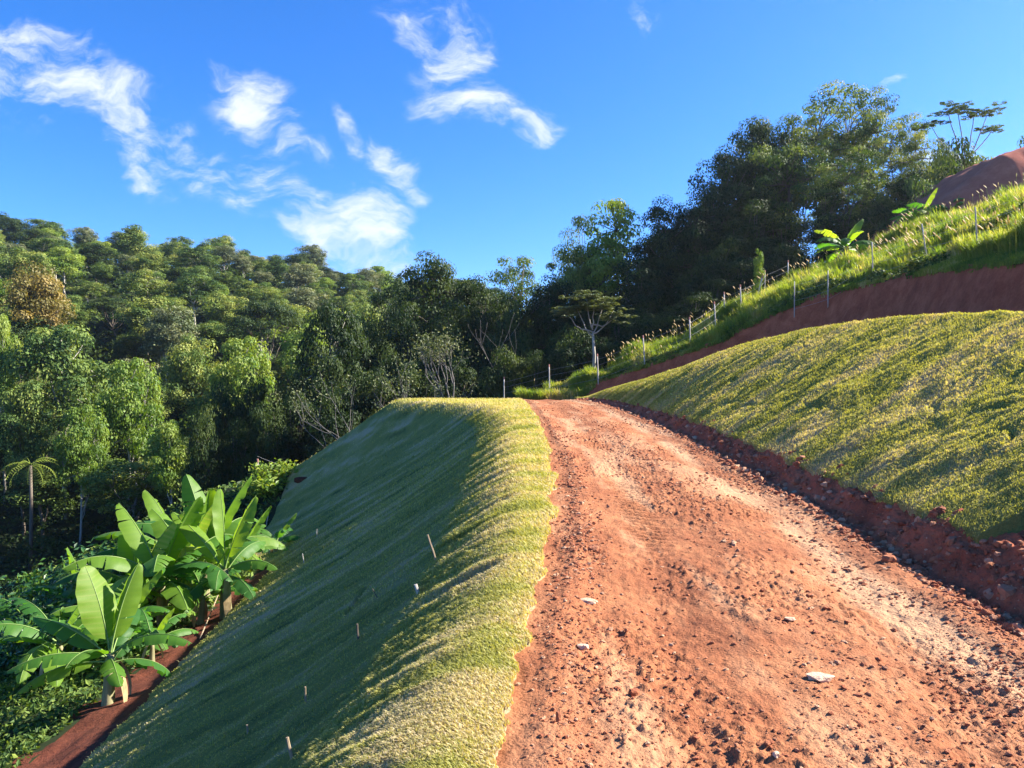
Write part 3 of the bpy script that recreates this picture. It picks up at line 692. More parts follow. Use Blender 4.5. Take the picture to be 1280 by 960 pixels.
# ------------------------------------------------------------------ trees
def leaves_np(C, Nrm, size, tint, aspect=.5, rs=rng):
    n = len(C)
    r = rs.normal(size=(n, 3)); a = np.cross(Nrm, r); a /= np.linalg.norm(a, axis=1, keepdims=True)+1e-9
    b = np.cross(Nrm, a); b /= np.linalg.norm(b, axis=1, keepdims=True)+1e-9
    s = size[:, None] if hasattr(size, '__len__') else size
    V = np.stack([C-a*s*.5, C-b*s*aspect*.5+Nrm*s*.08, C+a*s*.5, C+b*s*aspect*.5+Nrm*s*.08], 1).reshape(-1, 3)
    Q = np.arange(n*4).reshape(-1, 4)
    return V, Q, np.repeat(tint, 4)
def gen_tree(seed, Ht, Rc, base, ncl, clr, leaf, nl, mat, style='round', bark=None, flat=.5, tr=.22, limbs=7, droop=0.0, name='forest_tree'):
    rs = np.random.default_rng(seed)
    root = empty(name); cz0 = Ht*base; hz = Ht-cz0
    # clump centres
    C = []
    while len(C) < ncl:
        d = rs.normal(size=3); d /= np.linalg.norm(d); rr = rs.random()**(.30 if style != 'open' else .45)
        if style == 'umbrella':
            a = rs.random()*2*math.pi; q = math.sqrt(rs.random()); p = np.array([q*math.cos(a)*Rc, q*math.sin(a)*Rc, Ht-clr*flat-hz*.55*q*q-rs.random()*hz*.25])
        else:
            p = np.array([d[0]*Rc*rr, d[1]*Rc*rr, cz0+hz*.5+d[2]*hz*.5*rr*.92])
            k = .72+.28*math.sin(p[0]*.9+seed)*math.cos(p[1]*.8+seed*2)   # uneven outline
            p[:2] *= k
            if style == 'cone': p[:2] *= 1.15-.8*(p[2]-cz0)/hz
            if p[2] < cz0: continue
        C.append(p)
    C = np.array(C)
    # trunk and limbs
    mb = MB(); kz = 7; t = np.linspace(0, 1, kz); lean = (rs.random(2)-.5)*Rc*.35
    top = Ht*(base+(1-base)*.55)
    if style == 'umbrella': top = Ht*.62
    wob = (rs.random((kz, 2))-.5)*Rc*.10; wob[0] = 0
    TP = np.stack([lean[0]*t**1.5+wob[:, 0], lean[1]*t**1.5+wob[:, 1], -1.0+(top+1.0)*t], -1)
    tube(mb, TP, tr*(1.15-.75*t), 7)
    li = rs.choice(len(C), limbs, replace=False)
    # spread limb ends around
    nodes = []
    for k in range(limbs):
        e = C[li[k]].copy(); e[:2] *= .62; e[2] -= clr*.4+hz*.08
        s = min(.42+.5*rs.random(), .97)
        s0 = np.array([np.interp(s, t, TP[:, i]) for i in range(3)])
        if s0[2] > e[2]-.2: s0 = np.array([np.interp(max(.3, s*.55), t, TP[:, i]) for i in range(3)])
        u_ = np.linspace(0, 1, 6)[:, None]
        mid = (s0+e)/2+np.array([0, 0, -.06*Ht])*(.5+rs.random())
        P = (1-u_)**2*s0+2*u_*(1-u_)*mid+u_**2*e+np.concatenate([np.zeros((1, 3)), (rs.random((4, 3))-.5)*Rc*.07, np.zeros((1, 3))])
        tube(mb, P, tr*(.52-.34*u_[:, 0]), 5); nodes.append(e); nodes.append(P[3])
    nodes = np.array(nodes)
    for p in C:
        k = np.argmin(np.linalg.norm(nodes-p, axis=1)); s0 = nodes[k]
        u_ = np.linspace(0, 1, 4)[:, None]; P = s0*(1-u_)+(p+np.array([0, 0, -clr*.15]))*u_; P[1:3] += (rs.random((2, 3))-.5)*.3
        tube(mb, P, tr*.17*(1-.6*u_[:, 0])+.012, 4)
    mb.build('trunk', bark or M_BARK, root, True)
    # leaves
    n = ncl*nl
    cc = np.repeat(C, nl, 0); cr = np.repeat(clr*(.65+.7*rs.random(ncl)), nl)
    d = rs.normal(size=(n, 3)); d[:, 2] = d[:, 2]*.9+.35; d /= np.linalg.norm(d, axis=1, keepdims=True)
    rr = .45+.62*rs.random(n)**.6
    off = d*(rr*cr)[:, None]; off[:, 2] *= flat
    if droop: off[:, 2] -= droop*rs.random(n)**2*clr*2
    P = cc+off
    # feathery outline
    nr = d+rs.normal(size=(n, 3))*.33+np.array([0, 0, .30]); nr /= np.linalg.norm(nr, axis=1, keepdims=True)
    tint = np.repeat(rs.random(ncl)*.7, nl)+rs.random(n)*.3
    V, Q, tt = leaves_np(P, nr, leaf*(.6+.8*rs.random(n)), tint, .55, rs)
    mesh_np('crown', V, [Q], mat, root, tt)
    root['H'] = Ht; root['Rc'] = Rc
    return root
PROTO = {}
used = set()
def proto(key, **kw):
    PROTO[key] = kw
def inst(key, loc, sxy, sz, rz, label, cat='tree', group=None, name=None):
    kw = PROTO[key]
    if key not in used:
        r = gen_tree(**kw); used.add(key); PROTO[key]['root'] = r; kw = PROTO[key]
    else:
        r = copy_tree(PROTO[key]['root'])
    if name: r.name = name
    r.location = loc; r.scale = (sxy, sxy, sz); r.rotation_euler = (0, 0, rz)
    for k_ in ('group',):
        if k_ in r: del r[k_]
    tag(r, label, cat, group)
    return r
_g = gen_tree
def gen_tree(root=None, **kw): return _g(**kw)
# near forest (60-90 m)
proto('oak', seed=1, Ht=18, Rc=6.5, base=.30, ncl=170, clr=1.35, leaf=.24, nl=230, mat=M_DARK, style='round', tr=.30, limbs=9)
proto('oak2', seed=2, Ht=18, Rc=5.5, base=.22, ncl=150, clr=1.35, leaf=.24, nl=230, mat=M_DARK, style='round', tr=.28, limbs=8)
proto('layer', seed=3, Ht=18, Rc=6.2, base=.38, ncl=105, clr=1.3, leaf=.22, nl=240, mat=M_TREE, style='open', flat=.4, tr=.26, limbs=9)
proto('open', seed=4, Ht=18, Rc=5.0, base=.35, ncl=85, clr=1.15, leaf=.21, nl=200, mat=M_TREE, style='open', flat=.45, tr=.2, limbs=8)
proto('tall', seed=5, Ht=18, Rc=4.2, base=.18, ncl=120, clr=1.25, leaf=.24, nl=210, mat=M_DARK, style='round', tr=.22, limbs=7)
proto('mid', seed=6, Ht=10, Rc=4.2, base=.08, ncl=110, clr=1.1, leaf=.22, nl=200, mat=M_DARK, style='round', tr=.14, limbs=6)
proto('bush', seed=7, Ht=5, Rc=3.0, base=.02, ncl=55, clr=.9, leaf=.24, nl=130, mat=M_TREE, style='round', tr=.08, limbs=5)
proto('umb', seed=8, Ht=8, Rc=3.4, base=.62, ncl=42, clr=.75, leaf=.26, nl=120, mat=M_GREY, style='umbrella', bark=M_PALE, flat=.35, tr=.10, limbs=7, name='umbrella_tree')
proto('olive', seed=12, Ht=18, Rc=5.5, base=.42, ncl=65, clr=1.3, leaf=.30, nl=130, mat=M_BRIGHT, style='open', flat=.4, tr=.2, limbs=9)
proto('lightbush', seed=14, Ht=5, Rc=2.6, base=.02, ncl=50, clr=.8, leaf=.22, nl=120, mat=M_BRIGHT, style='round', tr=.07, limbs=5)
# hill forest (90-300 m)
for k, (mt, stl, rc, fl) in enumerate([(M_TREE,'round',5.0,.68),(M_DARK,'round',4.8,.68),(M_GREY,'open',4.8,.6),(M_TREE,'round',5.6,.55),(M_BRIGHT,'open',4.8,.6),(M_DARK,'umbrella',5.4,.5),(M_YELL,'open',5.0,.55),(M_TREE,'cone',4.0,.6)]):
    proto('h%d' % k, seed=30+k, Ht=14, Rc=rc, base=.40 if stl != 'umbrella' else .55, ncl=66, clr=1.3, leaf=.31, nl=180, mat=mt, style=stl, flat=fl, tr=.2, limbs=7, bark=M_PALE if k in (2, 3, 4) else M_BARK)

def tree_px(key, u, vtop, y, wpx, label, group=None, name=None, cat='tree', rz=None):
    kw = PROTO[key]; x = (u-640)/FPX*y; zt = EYE+(480-vtop)/FPX*y; zb = float(ground(x, y))
    sz = max((zt-zb)/kw['Ht']*1.03, .3); sxy = (wpx/FPX*y)/(2*(kw['Rc']+kw['clr']*.6))
    return inst(key, (x, y, zb), sxy, sz, random.random()*6.28 if rz is None else rz, label, cat, group, name)

G1 = 'dark broadleaf trees in the wood behind the road'
big = [
 ('oak',545,322,80,185,'broad dark tree with sunlit right edge at the centre of the wood'),
 ('umb2',420,378,70,105,'dark flat topped tree with two pale trunks standing before the lit hillside'),
 ('oak2',495,350,92,120,'dark tree half hidden left of the broad dark central tree'),
 ('open',640,312,84,130,'open crowned tree on the skyline right of the broad central tree'),
 ('oak2',600,350,80,120,'dark rounded tree between the central tree and the open crowned one'),
 ('oak',690,350,74,125,'low dark tree in the dip of the skyline'),
 ('olive',762,246,76,140,'thin crowned tree with yellow green top and forked limbs on the skyline'),
 ('layer',728,275,78,120,'leafy tree just left of the yellow green topped one'),
 ('oak2',828,252,74,120,'dark tree with lit top right of the yellow green topped one'),
 ('tall',800,310,70,110,'dark tree filling the gap under the yellow green topped one'),
 ('oak',872,255,72,135,'dark tree at the foot of the tallest right hand stand'),
 ('oak2',905,188,74,135,'dark rounded tree forming the left shoulder of the tallest stand'),
 ('oak',950,150,78,160,'dark full tree left of the stand\'s domed summit'),
 ('lacy',1030,116,80,190,'wide domed tree at the top of the tallest stand'),
 ('lacy',1085,110,76,130,'slender tree with see through crown right of the domed one'),
 ('lacy',1135,142,72,110,'thin tree with airy crown at the right end of the stand'),
 ('layer',985,150,74,150,'layered tree with visible limbs inside the tallest stand'),
 ('tall',935,250,70,110,'dark narrow tree in front of the stand\'s left shoulder'),
 ('lacy',1060,190,68,130,'spindly tree with thin trunks low in the tallest stand'),
 ('mid',1105,245,62,85,'dense dark round bush tree at the right foot of the stand'),
]
proto('lacy', seed=16, Ht=18, Rc=5.6, base=.46, ncl=88, clr=1.0, leaf=.21, nl=150, mat=M_TREE, style='open', flat=.42, tr=.2, limbs=9)
proto('umb2', seed=9, Ht=16, Rc=5, base=.6, ncl=60, clr=1.3, leaf=.32, nl=140, mat=M_DARK, style='umbrella', bark=M_PALE, flat=.45, tr=.18, limbs=8)
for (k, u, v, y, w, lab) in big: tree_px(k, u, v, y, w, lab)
# understory wall of dark trees
us = np.concatenate([np.arange(250, 1010, 38), np.arange(270, 1120, 42), np.arange(450, 1080, 45)])
rr_ = np.random.default_rng(3)
und = []
for k, u in enumerate(us):
    row = 0 if k < 20 else (1 if k < 41 else 2)
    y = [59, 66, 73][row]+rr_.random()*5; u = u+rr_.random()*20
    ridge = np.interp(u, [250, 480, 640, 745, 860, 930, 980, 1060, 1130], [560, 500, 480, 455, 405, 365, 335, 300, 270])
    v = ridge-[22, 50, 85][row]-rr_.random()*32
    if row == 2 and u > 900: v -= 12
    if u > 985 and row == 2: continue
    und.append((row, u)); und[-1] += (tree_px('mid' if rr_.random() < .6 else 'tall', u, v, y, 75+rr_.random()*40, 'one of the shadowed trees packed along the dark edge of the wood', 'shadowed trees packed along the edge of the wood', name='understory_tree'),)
for row in range(3):
    for q, h in enumerate(sorted([h for h in und if h[0] == row], key=lambda h: h[1])):
        w_ = ['front','second','third'][row]; ords = 'first second third fourth fifth sixth seventh eighth ninth tenth eleventh twelfth thirteenth fourteenth fifteenth sixteenth seventeenth eighteenth nineteenth twentieth twenty-first twenty-second twenty-third twenty-fourth twenty-fifth twenty-sixth twenty-seventh twenty-eighth twenty-ninth thirtieth'.split()
        h[2]['label'] = '%s tree from the left in the %s row of the shadowed wood edge' % (ords[q], w_)

# bare pale-branched trees
def bare_tree(u, vtop, y, label, seed, spread=1.6, n=5, leafy=True):
    rs = np.random.default_rng(seed); x = (u-640)/FPX*y; zt = EYE+(480-vtop)/FPX*y; zb = float(ground(x, y)); h = zt-zb
    root = empty('bare_tree', (x, y, zb)); mb = MB(); tips = []
    def br(p, d, l, r, dep):
        k = 5; P = [p]
        for _ in range(k):
            d = d+(rs.random(3)-.5)*.35+np.array([0, 0, .06]); d = d/np.linalg.norm(d); P.append(P[-1]+d*l/k)
        tube(mb, P, np.linspace(r, r*.55, k+1), 5)
        if dep == 0: tips.append(P[-1]); return
        for _ in range(2+(rs.random() < .4)):
            d2 = d+(rs.random(3)-.5)*1.3; d2[1] *= .7; br(P[-1-int(rs.random()*2)], d2/np.linalg.norm(d2), l*.68, r*.55, dep-1)
    for k in range(n):
        br(np.array([0, 0, -.5]), np.array([(rs.random()-.5)*spread, (rs.random()-.5)*.6, 1.0]), h*.5, .075, 3)
    mb.build('trunk', M_GREYBARK, root, True)
    if leafy:
        T = np.array(tips); m = 26; P = np.repeat(T, m, 0)+rs.normal(size=(len(T)*m, 3))*.38
        nr = rs.normal(size=P.shape); nr /= np.linalg.norm(nr, axis=1, keepdims=True)
        V, Q, tt = leaves_np(P, nr, .17*(.6+.8*rs.random(len(P))), rs.random(len(P)), .5, rs); mesh_np('crown', V, [Q], M_GREY, root, tt)
    tag(root, label, 'tree')
bare_tree(565, 425, 54, 'bare pale branched tree rising behind the brow of the left slope', 3, 1.2, 4)
bare_tree(488, 474, 52, 'low grey tree with crooked pale stems left of the bare branched one', 8, 1.4, 4)
bare_tree(668, 405, 60, 'leafless pale forked tree in the shadows above the road end', 12, .4, 1, False)
bare_tree(405, 500, 58, 'faint grey leafless tree in the dark hollow left of the crooked one', 15, 1.2, 1, False)

# umbrella cecropia-like tree on the right skyline
def cecropia(u, vtop, y, wpx, label, seed, name='umbrella_tree', nl=8, fork=.42, mat=None, dens=6, th=1.0):
    rs = np.random.default_rng(seed); x = (u-640)/FPX*y; zt = EYE+(480-vtop)/FPX*y; zb = float(ground(x, y)); h = zt-zb; W = wpx/FPX*y/2
    root = empty(name, (x, y, zb)); mb = MB(); C = []
    tube(mb, [(0, 0, -.5), (.1, 0, h*.25), (0, .05, h*(fork+.06))], [.16*th, .13*th, .10*th], 7)
    for k in range(nl):
        a = -1+2*k/(nl-1); tipx = a*W*.92+(rs.random()-.5)*.6; tipz = h-(.25+1.8*abs(a+.25)**1.6*(.5 if a > 0 else 1))-rs.random()*.6; ty = (rs.random()-.5)*W*.8
        e = np.array([tipx, ty, tipz-.3]); s0 = np.array([0, 0, h*(fork+.14*rs.random())]); t = np.linspace(0, 1, 6)[:, None]
        P = s0*(1-t)+e*t; P[:, 2] -= (np.sin(np.pi*t[:, 0])*.35*th); P[1:5] += (rs.random((4, 3))-.5)*.12; tube(mb, P, np.linspace(.070, .03, 6)*th, 5)
        for q in range(dens): C.append(e+rs.normal(size=3)*np.array([.62, .55, .2])+np.array([0, 0, .2]))
    mb.build('trunk', M_PALE, root, True)
    # each clump: a rosette of big lobed leaves
    Cs = []; Ns = []; S = []
    for c in C:
        for q in range(9):
            a = rs.random()*6.28; r = .32+.12*rs.random(); base = c+np.array([math.cos(a)*r, math.sin(a)*r, -.05-.12*rs.random()])
            for f in range(6):
                b = f*6.28/6; Cs.append(base+np.array([math.cos(b)*.14, math.sin(b)*.14, -.04])); Ns.append(np.array([math.cos(b)*.35, math.sin(b)*.35, 1])+rs.normal(size=3)*.2); S.append(.26)
    Cs = np.array(Cs); Ns = np.array(Ns); Ns /= np.linalg.norm(Ns, axis=1, keepdims=True)
    V, Q, tt = leaves_np(Cs, Ns, np.array(S), .2+.5*rs.random(len(Cs)), .5, rs); mesh_np('crown', V, [Q], mat or M_TREE, root, tt)
    tag(root, label, 'tree')
cecropia(1208, 124, 66, 84, 'spreading umbrella tree with bare radiating limbs against the sky at far right', 4, nl=6, fork=.56, dens=8)
cecropia(741, 356, 51, 76, 'pale trunked umbrella shaped tree standing beside the fence', 6, nl=7, fork=.45, mat=M_GREY, dens=9, th=.8)
tree_px('open', 1185, 182, 70, 70, 'feathery green tree under the umbrella tree at far right')
tree_px('lightbush', 1190, 196, 67, 90, 'rounded light green shrub directly under the umbrella tree', name='shrub', cat='shrub')
tree_px('mid', 1140, 205, 66, 70, 'dense green tree closing the gap between stand and umbrella tree')
tree_px('bush', 1215, 200, 64, 70, 'pale green bushy shrub below the umbrella tree, next to the earth mound', name='shrub', cat='shrub')
tree_px('bush', 1200, 174, 63, 88, 'loose green shrub whose top reaches into the umbrella tree limbs', name='shrub', cat='shrub')
tree_px('bush', 1168, 184, 63, 80, 'green shrub between the airy tree and the umbrella tree', name='shrub', cat='shrub')
tree_px('layer', 1175, 176, 72, 62, 'blue green leafy tree filling in beside the umbrella tree stems')
tree_px('lightbush', 1225, 192, 65, 80, 'feathery yellow green shrub behind the crest of the earth mound', name='shrub', cat='shrub')
tree_px('bush', 1150, 225, 60, 60, 'dark leafy shrub left of the earth mound', name='shrub', cat='shrub')
tree_px('bush', 1275, 172, 66, 50, 'light green shrub on top of the earth mound at the frame edge', name='shrub', cat='shrub')
tree_px('lightbush', 948, 310, 50, 22, 'slim sapling with a small pale crown before the tallest stand', name='sapling', cat='sapling')

# left hill
spec = [('h6',45,335,128,105,'yellowing tree with golden crown on the left hillside'),('h4',302,414,104,95,'bright yellow green tree lit against the dark hollow'),
 ('h4',5,385,100,60,'bright green tree cut by the left frame edge'),('h3',85,405,98,150,'wide layered tree with pale green top on the lower left hill'),
 ('h4',160,440,92,95,'tall light green tree with hanging creepers on the lower left hill'),('h0',30,480,92,90,'dark leafy tree under the wide layered one at far left'),
 ('h4',215,520,84,80,'light green bushy tree at the foot of the lit hill, by the dark hollow'),('h4',100,500,86,75,'light green tree covered in creepers above the valley floor'),
 ('h0',240,420,110,90,'mid green tree left of the bright yellow green one'),('h2',210,385,135,90,'greyish green tree in the middle of the left hillside'),
 ('h5',330,372,140,90,'dark umbrella crowned tree above the bright yellow green one'),('h1',240,335,190,80,'dark glossy tree in the middle of the hillside'),
 ('h4',390,400,120,80,'yellow green tree at the right end of the lit hillside'),('h0',460,375,130,80,'lit tree peeping between the dark central trees'),
 ('h4',500,400,100,60,'small lit tree seen through the gap left of the broad central tree')]
for a in spec: tree_px(*a[:4], a[4]*1.12, a[5])
rs = np.random.default_rng(11); pts = []; cnt = 0
tries = 0
while tries < 9000:
    tries += 1
    y = 88+rs.random()**.8*(290-88); x = -.70*y+rs.random()*(.70*y+.02*y)
    if x/y > -.02: continue
    sp = 6.6+y*.012
    ok = all((x-a)**2+(y-b)**2 > sp*sp for a, b in pts)
    if ok: pts.append((x, y))
pts.sort(key=lambda p: p[1])
W = [('h0',.25),('h1',.13),('h2',.13),('h3',.22),('h4',.13),('h5',.05),('h6',.02),('h7',.07)]
keys = [w[0] for w in W]; pr = np.array([w[1] for w in W]); pr /= pr.sum()
kindlab = {'h0':'mid green rounded','h1':'dark green rounded','h2':'greyish green open','h3':'olive layered','h4':'bright yellow green','h5':'dark umbrella topped','h6':'yellowing','h7':'slim conical'}
hill_inst = pts[:285]
ORD = ['leftmost','second from left','third from left','fourth from left','fifth from left','sixth from left','seventh from left','eighth from left','ninth from left','tenth from left','eleventh from left','twelfth from left','thirteenth from left','fourteenth from left','fifteenth from left','sixteenth from left','seventeenth from left','eighteenth from left','nineteenth from left','twentieth from left']+['twenty-%s from left' % q for q in 'first second third fourth fifth sixth seventh eighth ninth'.split()]+['thirtieth from left']*30
BELT = ['lowest belt','second lowest belt','third belt up','middle belt','fifth belt up','sixth belt up','high belt','penultimate belt','skyline belt']
hill_made = []
for n_i, (x, y) in enumerate(hill_inst):
    k = keys[rs.choice(len(keys), p=pr)]; z = float(F(x, y)); s = .68+.62*rs.random()**1.3
    gpn = kindlab[k]+' trees on the forested left hill'
    hill_made.append((k, n_i*len(BELT)//len(hill_inst), x/y, inst(k, (x, y, z), s*(1.02+.2*rs.random()), s*(.70+.16*rs.random()), rs.random()*6.28, 'one of the '+kindlab[k]+' trees massed on the forested left hill', 'tree', gpn)))
for k in set(h[0] for h in hill_made):
    for bl in range(len(BELT)):
        row = sorted([h for h in hill_made if h[0] == k and h[1] == bl], key=lambda h: h[2])
        for q, h in enumerate(row):
            h[3]['label'] = (('only %s tree' % kindlab[k]) if len(row) == 1 else '%s of the %s trees' % (ORD[q], kindlab[k]))+' in the left hill\'s '+BELT[bl]
# what is left of the wood beyond counting: far crowns + undergrowth as one mass
def leaf_mass(name, X, Y, Z, leaf, mat, tint, label, nrm=None):
    n = len(X); nr = rng.normal(size=(n, 3))*.6+np.array([0, -.1, .7]); nr /= np.linalg.norm(nr, axis=1, keepdims=True)
    V, Q, tt = leaves_np(np.stack([X, Y, Z], -1), nr, leaf, tint, .6)
    return tag(mesh_np(name, V, [Q], mat, tint=tt), label, 'undergrowth', None, 'stuff')
n = 170000; Y = sample_y(n, 58, 300, 1.3); X = -.72*Y+rng.random(n)*(1.35*Y)
keep = (X < .42*Y) | (Y < 90); X, Y = X[keep], Y[keep]
b = fbm(X*.16, Y*.16, 601, 4); Z = F(X, Y)+1.0+rng.random(len(X))*.6+np.clip(b-.35, 0, 1)*10*sstep(Y, 62, 80)
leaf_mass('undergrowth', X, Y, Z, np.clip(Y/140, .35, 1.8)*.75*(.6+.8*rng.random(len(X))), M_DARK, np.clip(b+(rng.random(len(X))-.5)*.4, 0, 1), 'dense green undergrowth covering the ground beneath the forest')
far = pts[285:]
if far:
    mb_c = []; T = []
    for (x, y) in far:
        m = 1500; d = rng.normal(size=(m, 3)); d[:, 2] = np.abs(d[:, 2]); d /= np.linalg.norm(d, axis=1, keepdims=True)
        lob = 1+.25*np.sin(d[:, 0]*5+x)*np.cos(d[:, 1]*5+y)
        c = np.array([x, y, float(F(x, y))+6+rng.random()*3])
        mb_c.append(c+d*np.array([5.2, 5.2, 5.0])*lob[:, None]*(.75+.3*rng.random((m, 1)))); T.append(np.full(m, rng.random()*.7)+rng.random(m)*.3)
    P = np.concatenate(mb_c); T = np.concatenate(T)
    leaf_mass('far_wood', P[:, 0], P[:, 1], P[:, 2], .85*(.6+.8*rng.random(len(P))), M_TREE, T, 'farthest tree crowns massed along the top of the left hill')

# ------------------------------------------------------------------ banana plants
def banana_leaf(L_, W_, el, az, curl, fold, tears, seed, tint, parent, stem_top, dry=False):
    rs = np.random.default_rng(seed); nt = 44; nsd = 4
    t = np.linspace(0, 1, nt)
    # midrib curve in local frame (radial r, up z)
    ang = el-curl*t**1.3
    pet = .16*L_
    r = np.cumsum(np.cos(ang))*L_/nt; z = np.cumsum(np.sin(ang))*L_/nt
    side_bend = (rs.random()-.5)*.25*L_
    ca, sa = math.cos(az), math.sin(az)
    sb = side_bend*t**2
    mid = np.stack([ca*r-sa*sb, sa*r+ca*sb, z], -1)+stem_top
    tan = np.gradient(mid, axis=0); tan /= np.linalg.norm(tan, axis=1, keepdims=True)
    roll = (rs.random()-.5)*.9
    s0 = np.cross(tan, np.array([0, 0, 1.0])+.15*np.array([ca, sa, 0])); s0 /= np.linalg.norm(s0, axis=1, keepdims=True)+1e-9
    n0 = np.cross(s0, tan)
    s_ = s0*math.cos(roll)+n0*math.sin(roll); n_ = np.cross(s_, tan)
    tb = .14                                                                    # petiole fraction
    q = np.clip((t-tb)/(1-tb), 0, 1)
    w = W_*.5*np.clip(np.sin(np.pi*np.clip(q, 0, 1)**.75), 0, 1)**.55*(t > tb)
    V = []; Qf = []; tt = []; n = 0
    for sgn in (-1, 1):
        cuts = sorted(rs.choice(np.arange(int(nt*.2), nt-2), tears, replace=False).tolist()) if tears else []
        segs = []; st = int(nt*tb)
        for c in cuts+[nt-1]:
            if c > st: segs.append((st, c)); st = c
        for (a, b) in segs:
            extra = (rs.random()-.2)*.7 if tears > 2 else (rs.random()-.5)*.1
            for i in range(a, b+1):
                gap = (1 if (i == a or i == b) and tears else 0)
                for k in range(nsd+1):
                    f = k/nsd; fw = f*w[i]
                    wave = .016*W_*(math.sin(i*.83+sgn+seed)+math.sin(i*.37+seed*2))*f*f
                    ph = fold+extra*f*.6+.5*f*fold
                    p = mid[i]+sgn*s_[i]*fw*math.cos(ph)-n_[i]*fw*math.sin(ph)*(-1 if fold < 0 else 1)+n_[i]*wave
                    if gap: p = p+tan[i]*(.012*L_*f)*(1 if i == a else -1)
                    p = p+tan[i]*fw*.25
                    V.append(p); tt.append(tint+(.10*math.sin(i*2.3))*.3+(.25 if dry and f > .6 else 0))
            m = nsd+1
            for i in range(b-a):
                for k in range(nsd):
                    v0 = n+i*m+k; Qf.append((v0, v0+1, v0+m+1, v0+m))
            n += (b-a+1)*m
    nV = len(V); V = np.array(V); Qf = np.array(Qf)
    mb = MB(); tube(mb, mid+n_*.002, np.interp(t, [0, .15, 1], [.026, .013, .003])*L_/1.6, 5)
    Vr = mb.V[0]; Qr = mb.Q[0]+nV; Tr = mb.T[0]+nV
    allV = np.concatenate([V, Vr]); tints = np.concatenate([np.clip(tt, 0, 1), np.full(len(Vr), .6)])
    mi = np.concatenate([np.zeros(len(Qf)), np.ones(len(Qr)), np.ones(len(Tr))])
    return mesh_np('leaf', allV, [np.concatenate([Qf, Qr]), Tr], [M_BAN, M_RIB], parent, tints, True, mi)
def banana_plant(loc, h, seed, label, nleaf=8, upright=2, scale=1.0, group=None, az0=None, spec=None):
    rs = np.random.default_rng(seed); root = empty('banana_plant', loc); st = h*.32
    mb = MB(); t = np.linspace(0, 1, 6); lean = (rs.random(2)-.5)*.15
    tube(mb, np.stack([lean[0]*t, lean[1]*t, -.15+(st+.15)*t], -1), h*(.045-.022*t), 9)
    mb.build('pseudostem', M_STEM, root, True)
    top = np.array([lean[0], lean[1], st])
    if spec is None:
        spec = []
        for k in range(nleaf):
            az = k*2.4+rs.random()*.6
            if k < upright: spec.append((az, R(66+16*rs.random()), .3+.5*rs.random(), (.52+.16*rs.random())*h, .21*h, -.35, int(rs.integers(1, 4)), .7+.14*rs.random()))
            else: spec.append((az, R(58-38*(k-upright)/max(1, nleaf-upright)+8*rs.random()), 1.2+.6*rs.random(), (.58+.1*rs.random())*h, .20*h, .25, int(rs.integers(4, 11)), .25+.6*rs.random()))
    for k, (az, el, curl, L_, W_, fold, tears, tn) in enumerate(spec):
        banana_leaf(L_, W_, el, az, curl, fold, tears, seed*50+k, tn, root, top-np.array([0, 0, .05*h*(k/8)]))
    # dead hanging leaves round the stem
    for k in range(2):
        az = rs.random()*6.28; mb = MB(); L_ = .3*h; t = np.linspace(0, 1, 8); r = .05*h+.09*h*np.sin(t*2.0); z = st*(.9)-L_*t**1.2
        w = .025*h*np.sin(np.pi*(.1+.85*t)); c, s = math.cos(az), math.sin(az)
        A = np.stack([c*r-s*w, s*r+c*w, z], -1); B = np.stack([c*r+s*w, s*r-c*w, z+.02], -1)
        V = np.concatenate([A, B]); Q = np.array([(i, i+1, 9+i, 8+i) for i in range(7)]); mb.add(V, Q); mb.build('dead_leaf', M_DRY, root)
    tag(root, label, 'banana plant', group)
    return root
def bp(u, v, y, **k):
    k['nleaf'] = k.get('nleaf', 8)+3; x, y2, z = px2ground(u, v, lambda a, b: np.where(a > Ox(b)-.3, lower_z(a, b), low2(a, b)), 5)
    k['h'] *= 1.12*np.clip(y2/y, .55, 1.5); k['spec'] = [(a, e, c, 1.12*L_*y2/y, 1.12*W_*y2/y, f, t, n_) for (a, e, c, L_, W_, f, t, n_) in k['spec']] if k.get('spec') else None
    return banana_plant((x, y2, z-.05), **k)
GB = 'banana plants at the foot of the left slope'
# front plant: leaves spelled out as in the photograph (azimuth from +x, elevation, curl, length, width, fold, tears, tint)
h1 = 2.15
f1 = [(R(150), R(76), .25, 1.25, .55, -.12, 0, .80), (R(40), R(80), .35, 1.25, .42, -.5, 1, .75), (R(-5), R(42), 1.3, 1.25, .36, .35, 5, .55),
      (R(175), R(38), .7, 1.35, .34, .3, 3, .4), (R(-150), R(25), 1.0, 1.25, .34, .3, 5, .5), (R(-60), R(22), 1.1, .95, .34, .3, 4, .6), (R(-100), R(48), 1.4, 1.0, .36, .25, 3, .6),
      (R(95), R(50), 1.1, 1.2, .36, .2, 3, .3), (R(200), R(10), 1.0, 1.2, .3, .4, 6, .85), (R(20), R(12), 1.5, 1.0, .34, .3, 4, .35)]
bp(135, 880, 11.6, h=h1, seed=1, label='nearest banana plant with one tall glowing leaf, lowest on the slope', spec=f1, group=GB)
h2 = 3.1
f2 = [(R(100), R(84), .15, 1.65, .5, -.3, 1, .85), (R(20), R(76), .35, 1.6, .5, -.35, 2, .8), (R(165), R(52), .5, 1.8, .48, .15, 2, .85), (R(-10), R(38), 1.3, 1.3, .42, .3, 3, .6),
      (R(-170), R(30), 1.1, 1.4, .42, .3, 4, .45), (R(-80), R(35), 1.5, 1.2, .42, .3, 3, .4), (R(60), R(50), 1.2, 1.4, .42, .3, 4, .5), (R(-40), R(15), 1.3, 1.2, .4, .3, 4, .3), (R(-125), R(10), 1.3, 1.2, .4, .3, 4, .25)]
bp(283, 770, 17.5, h=h2, seed=2, label='tallest banana plant with two upright bright leaves, right in the clump', spec=f2, group=GB)
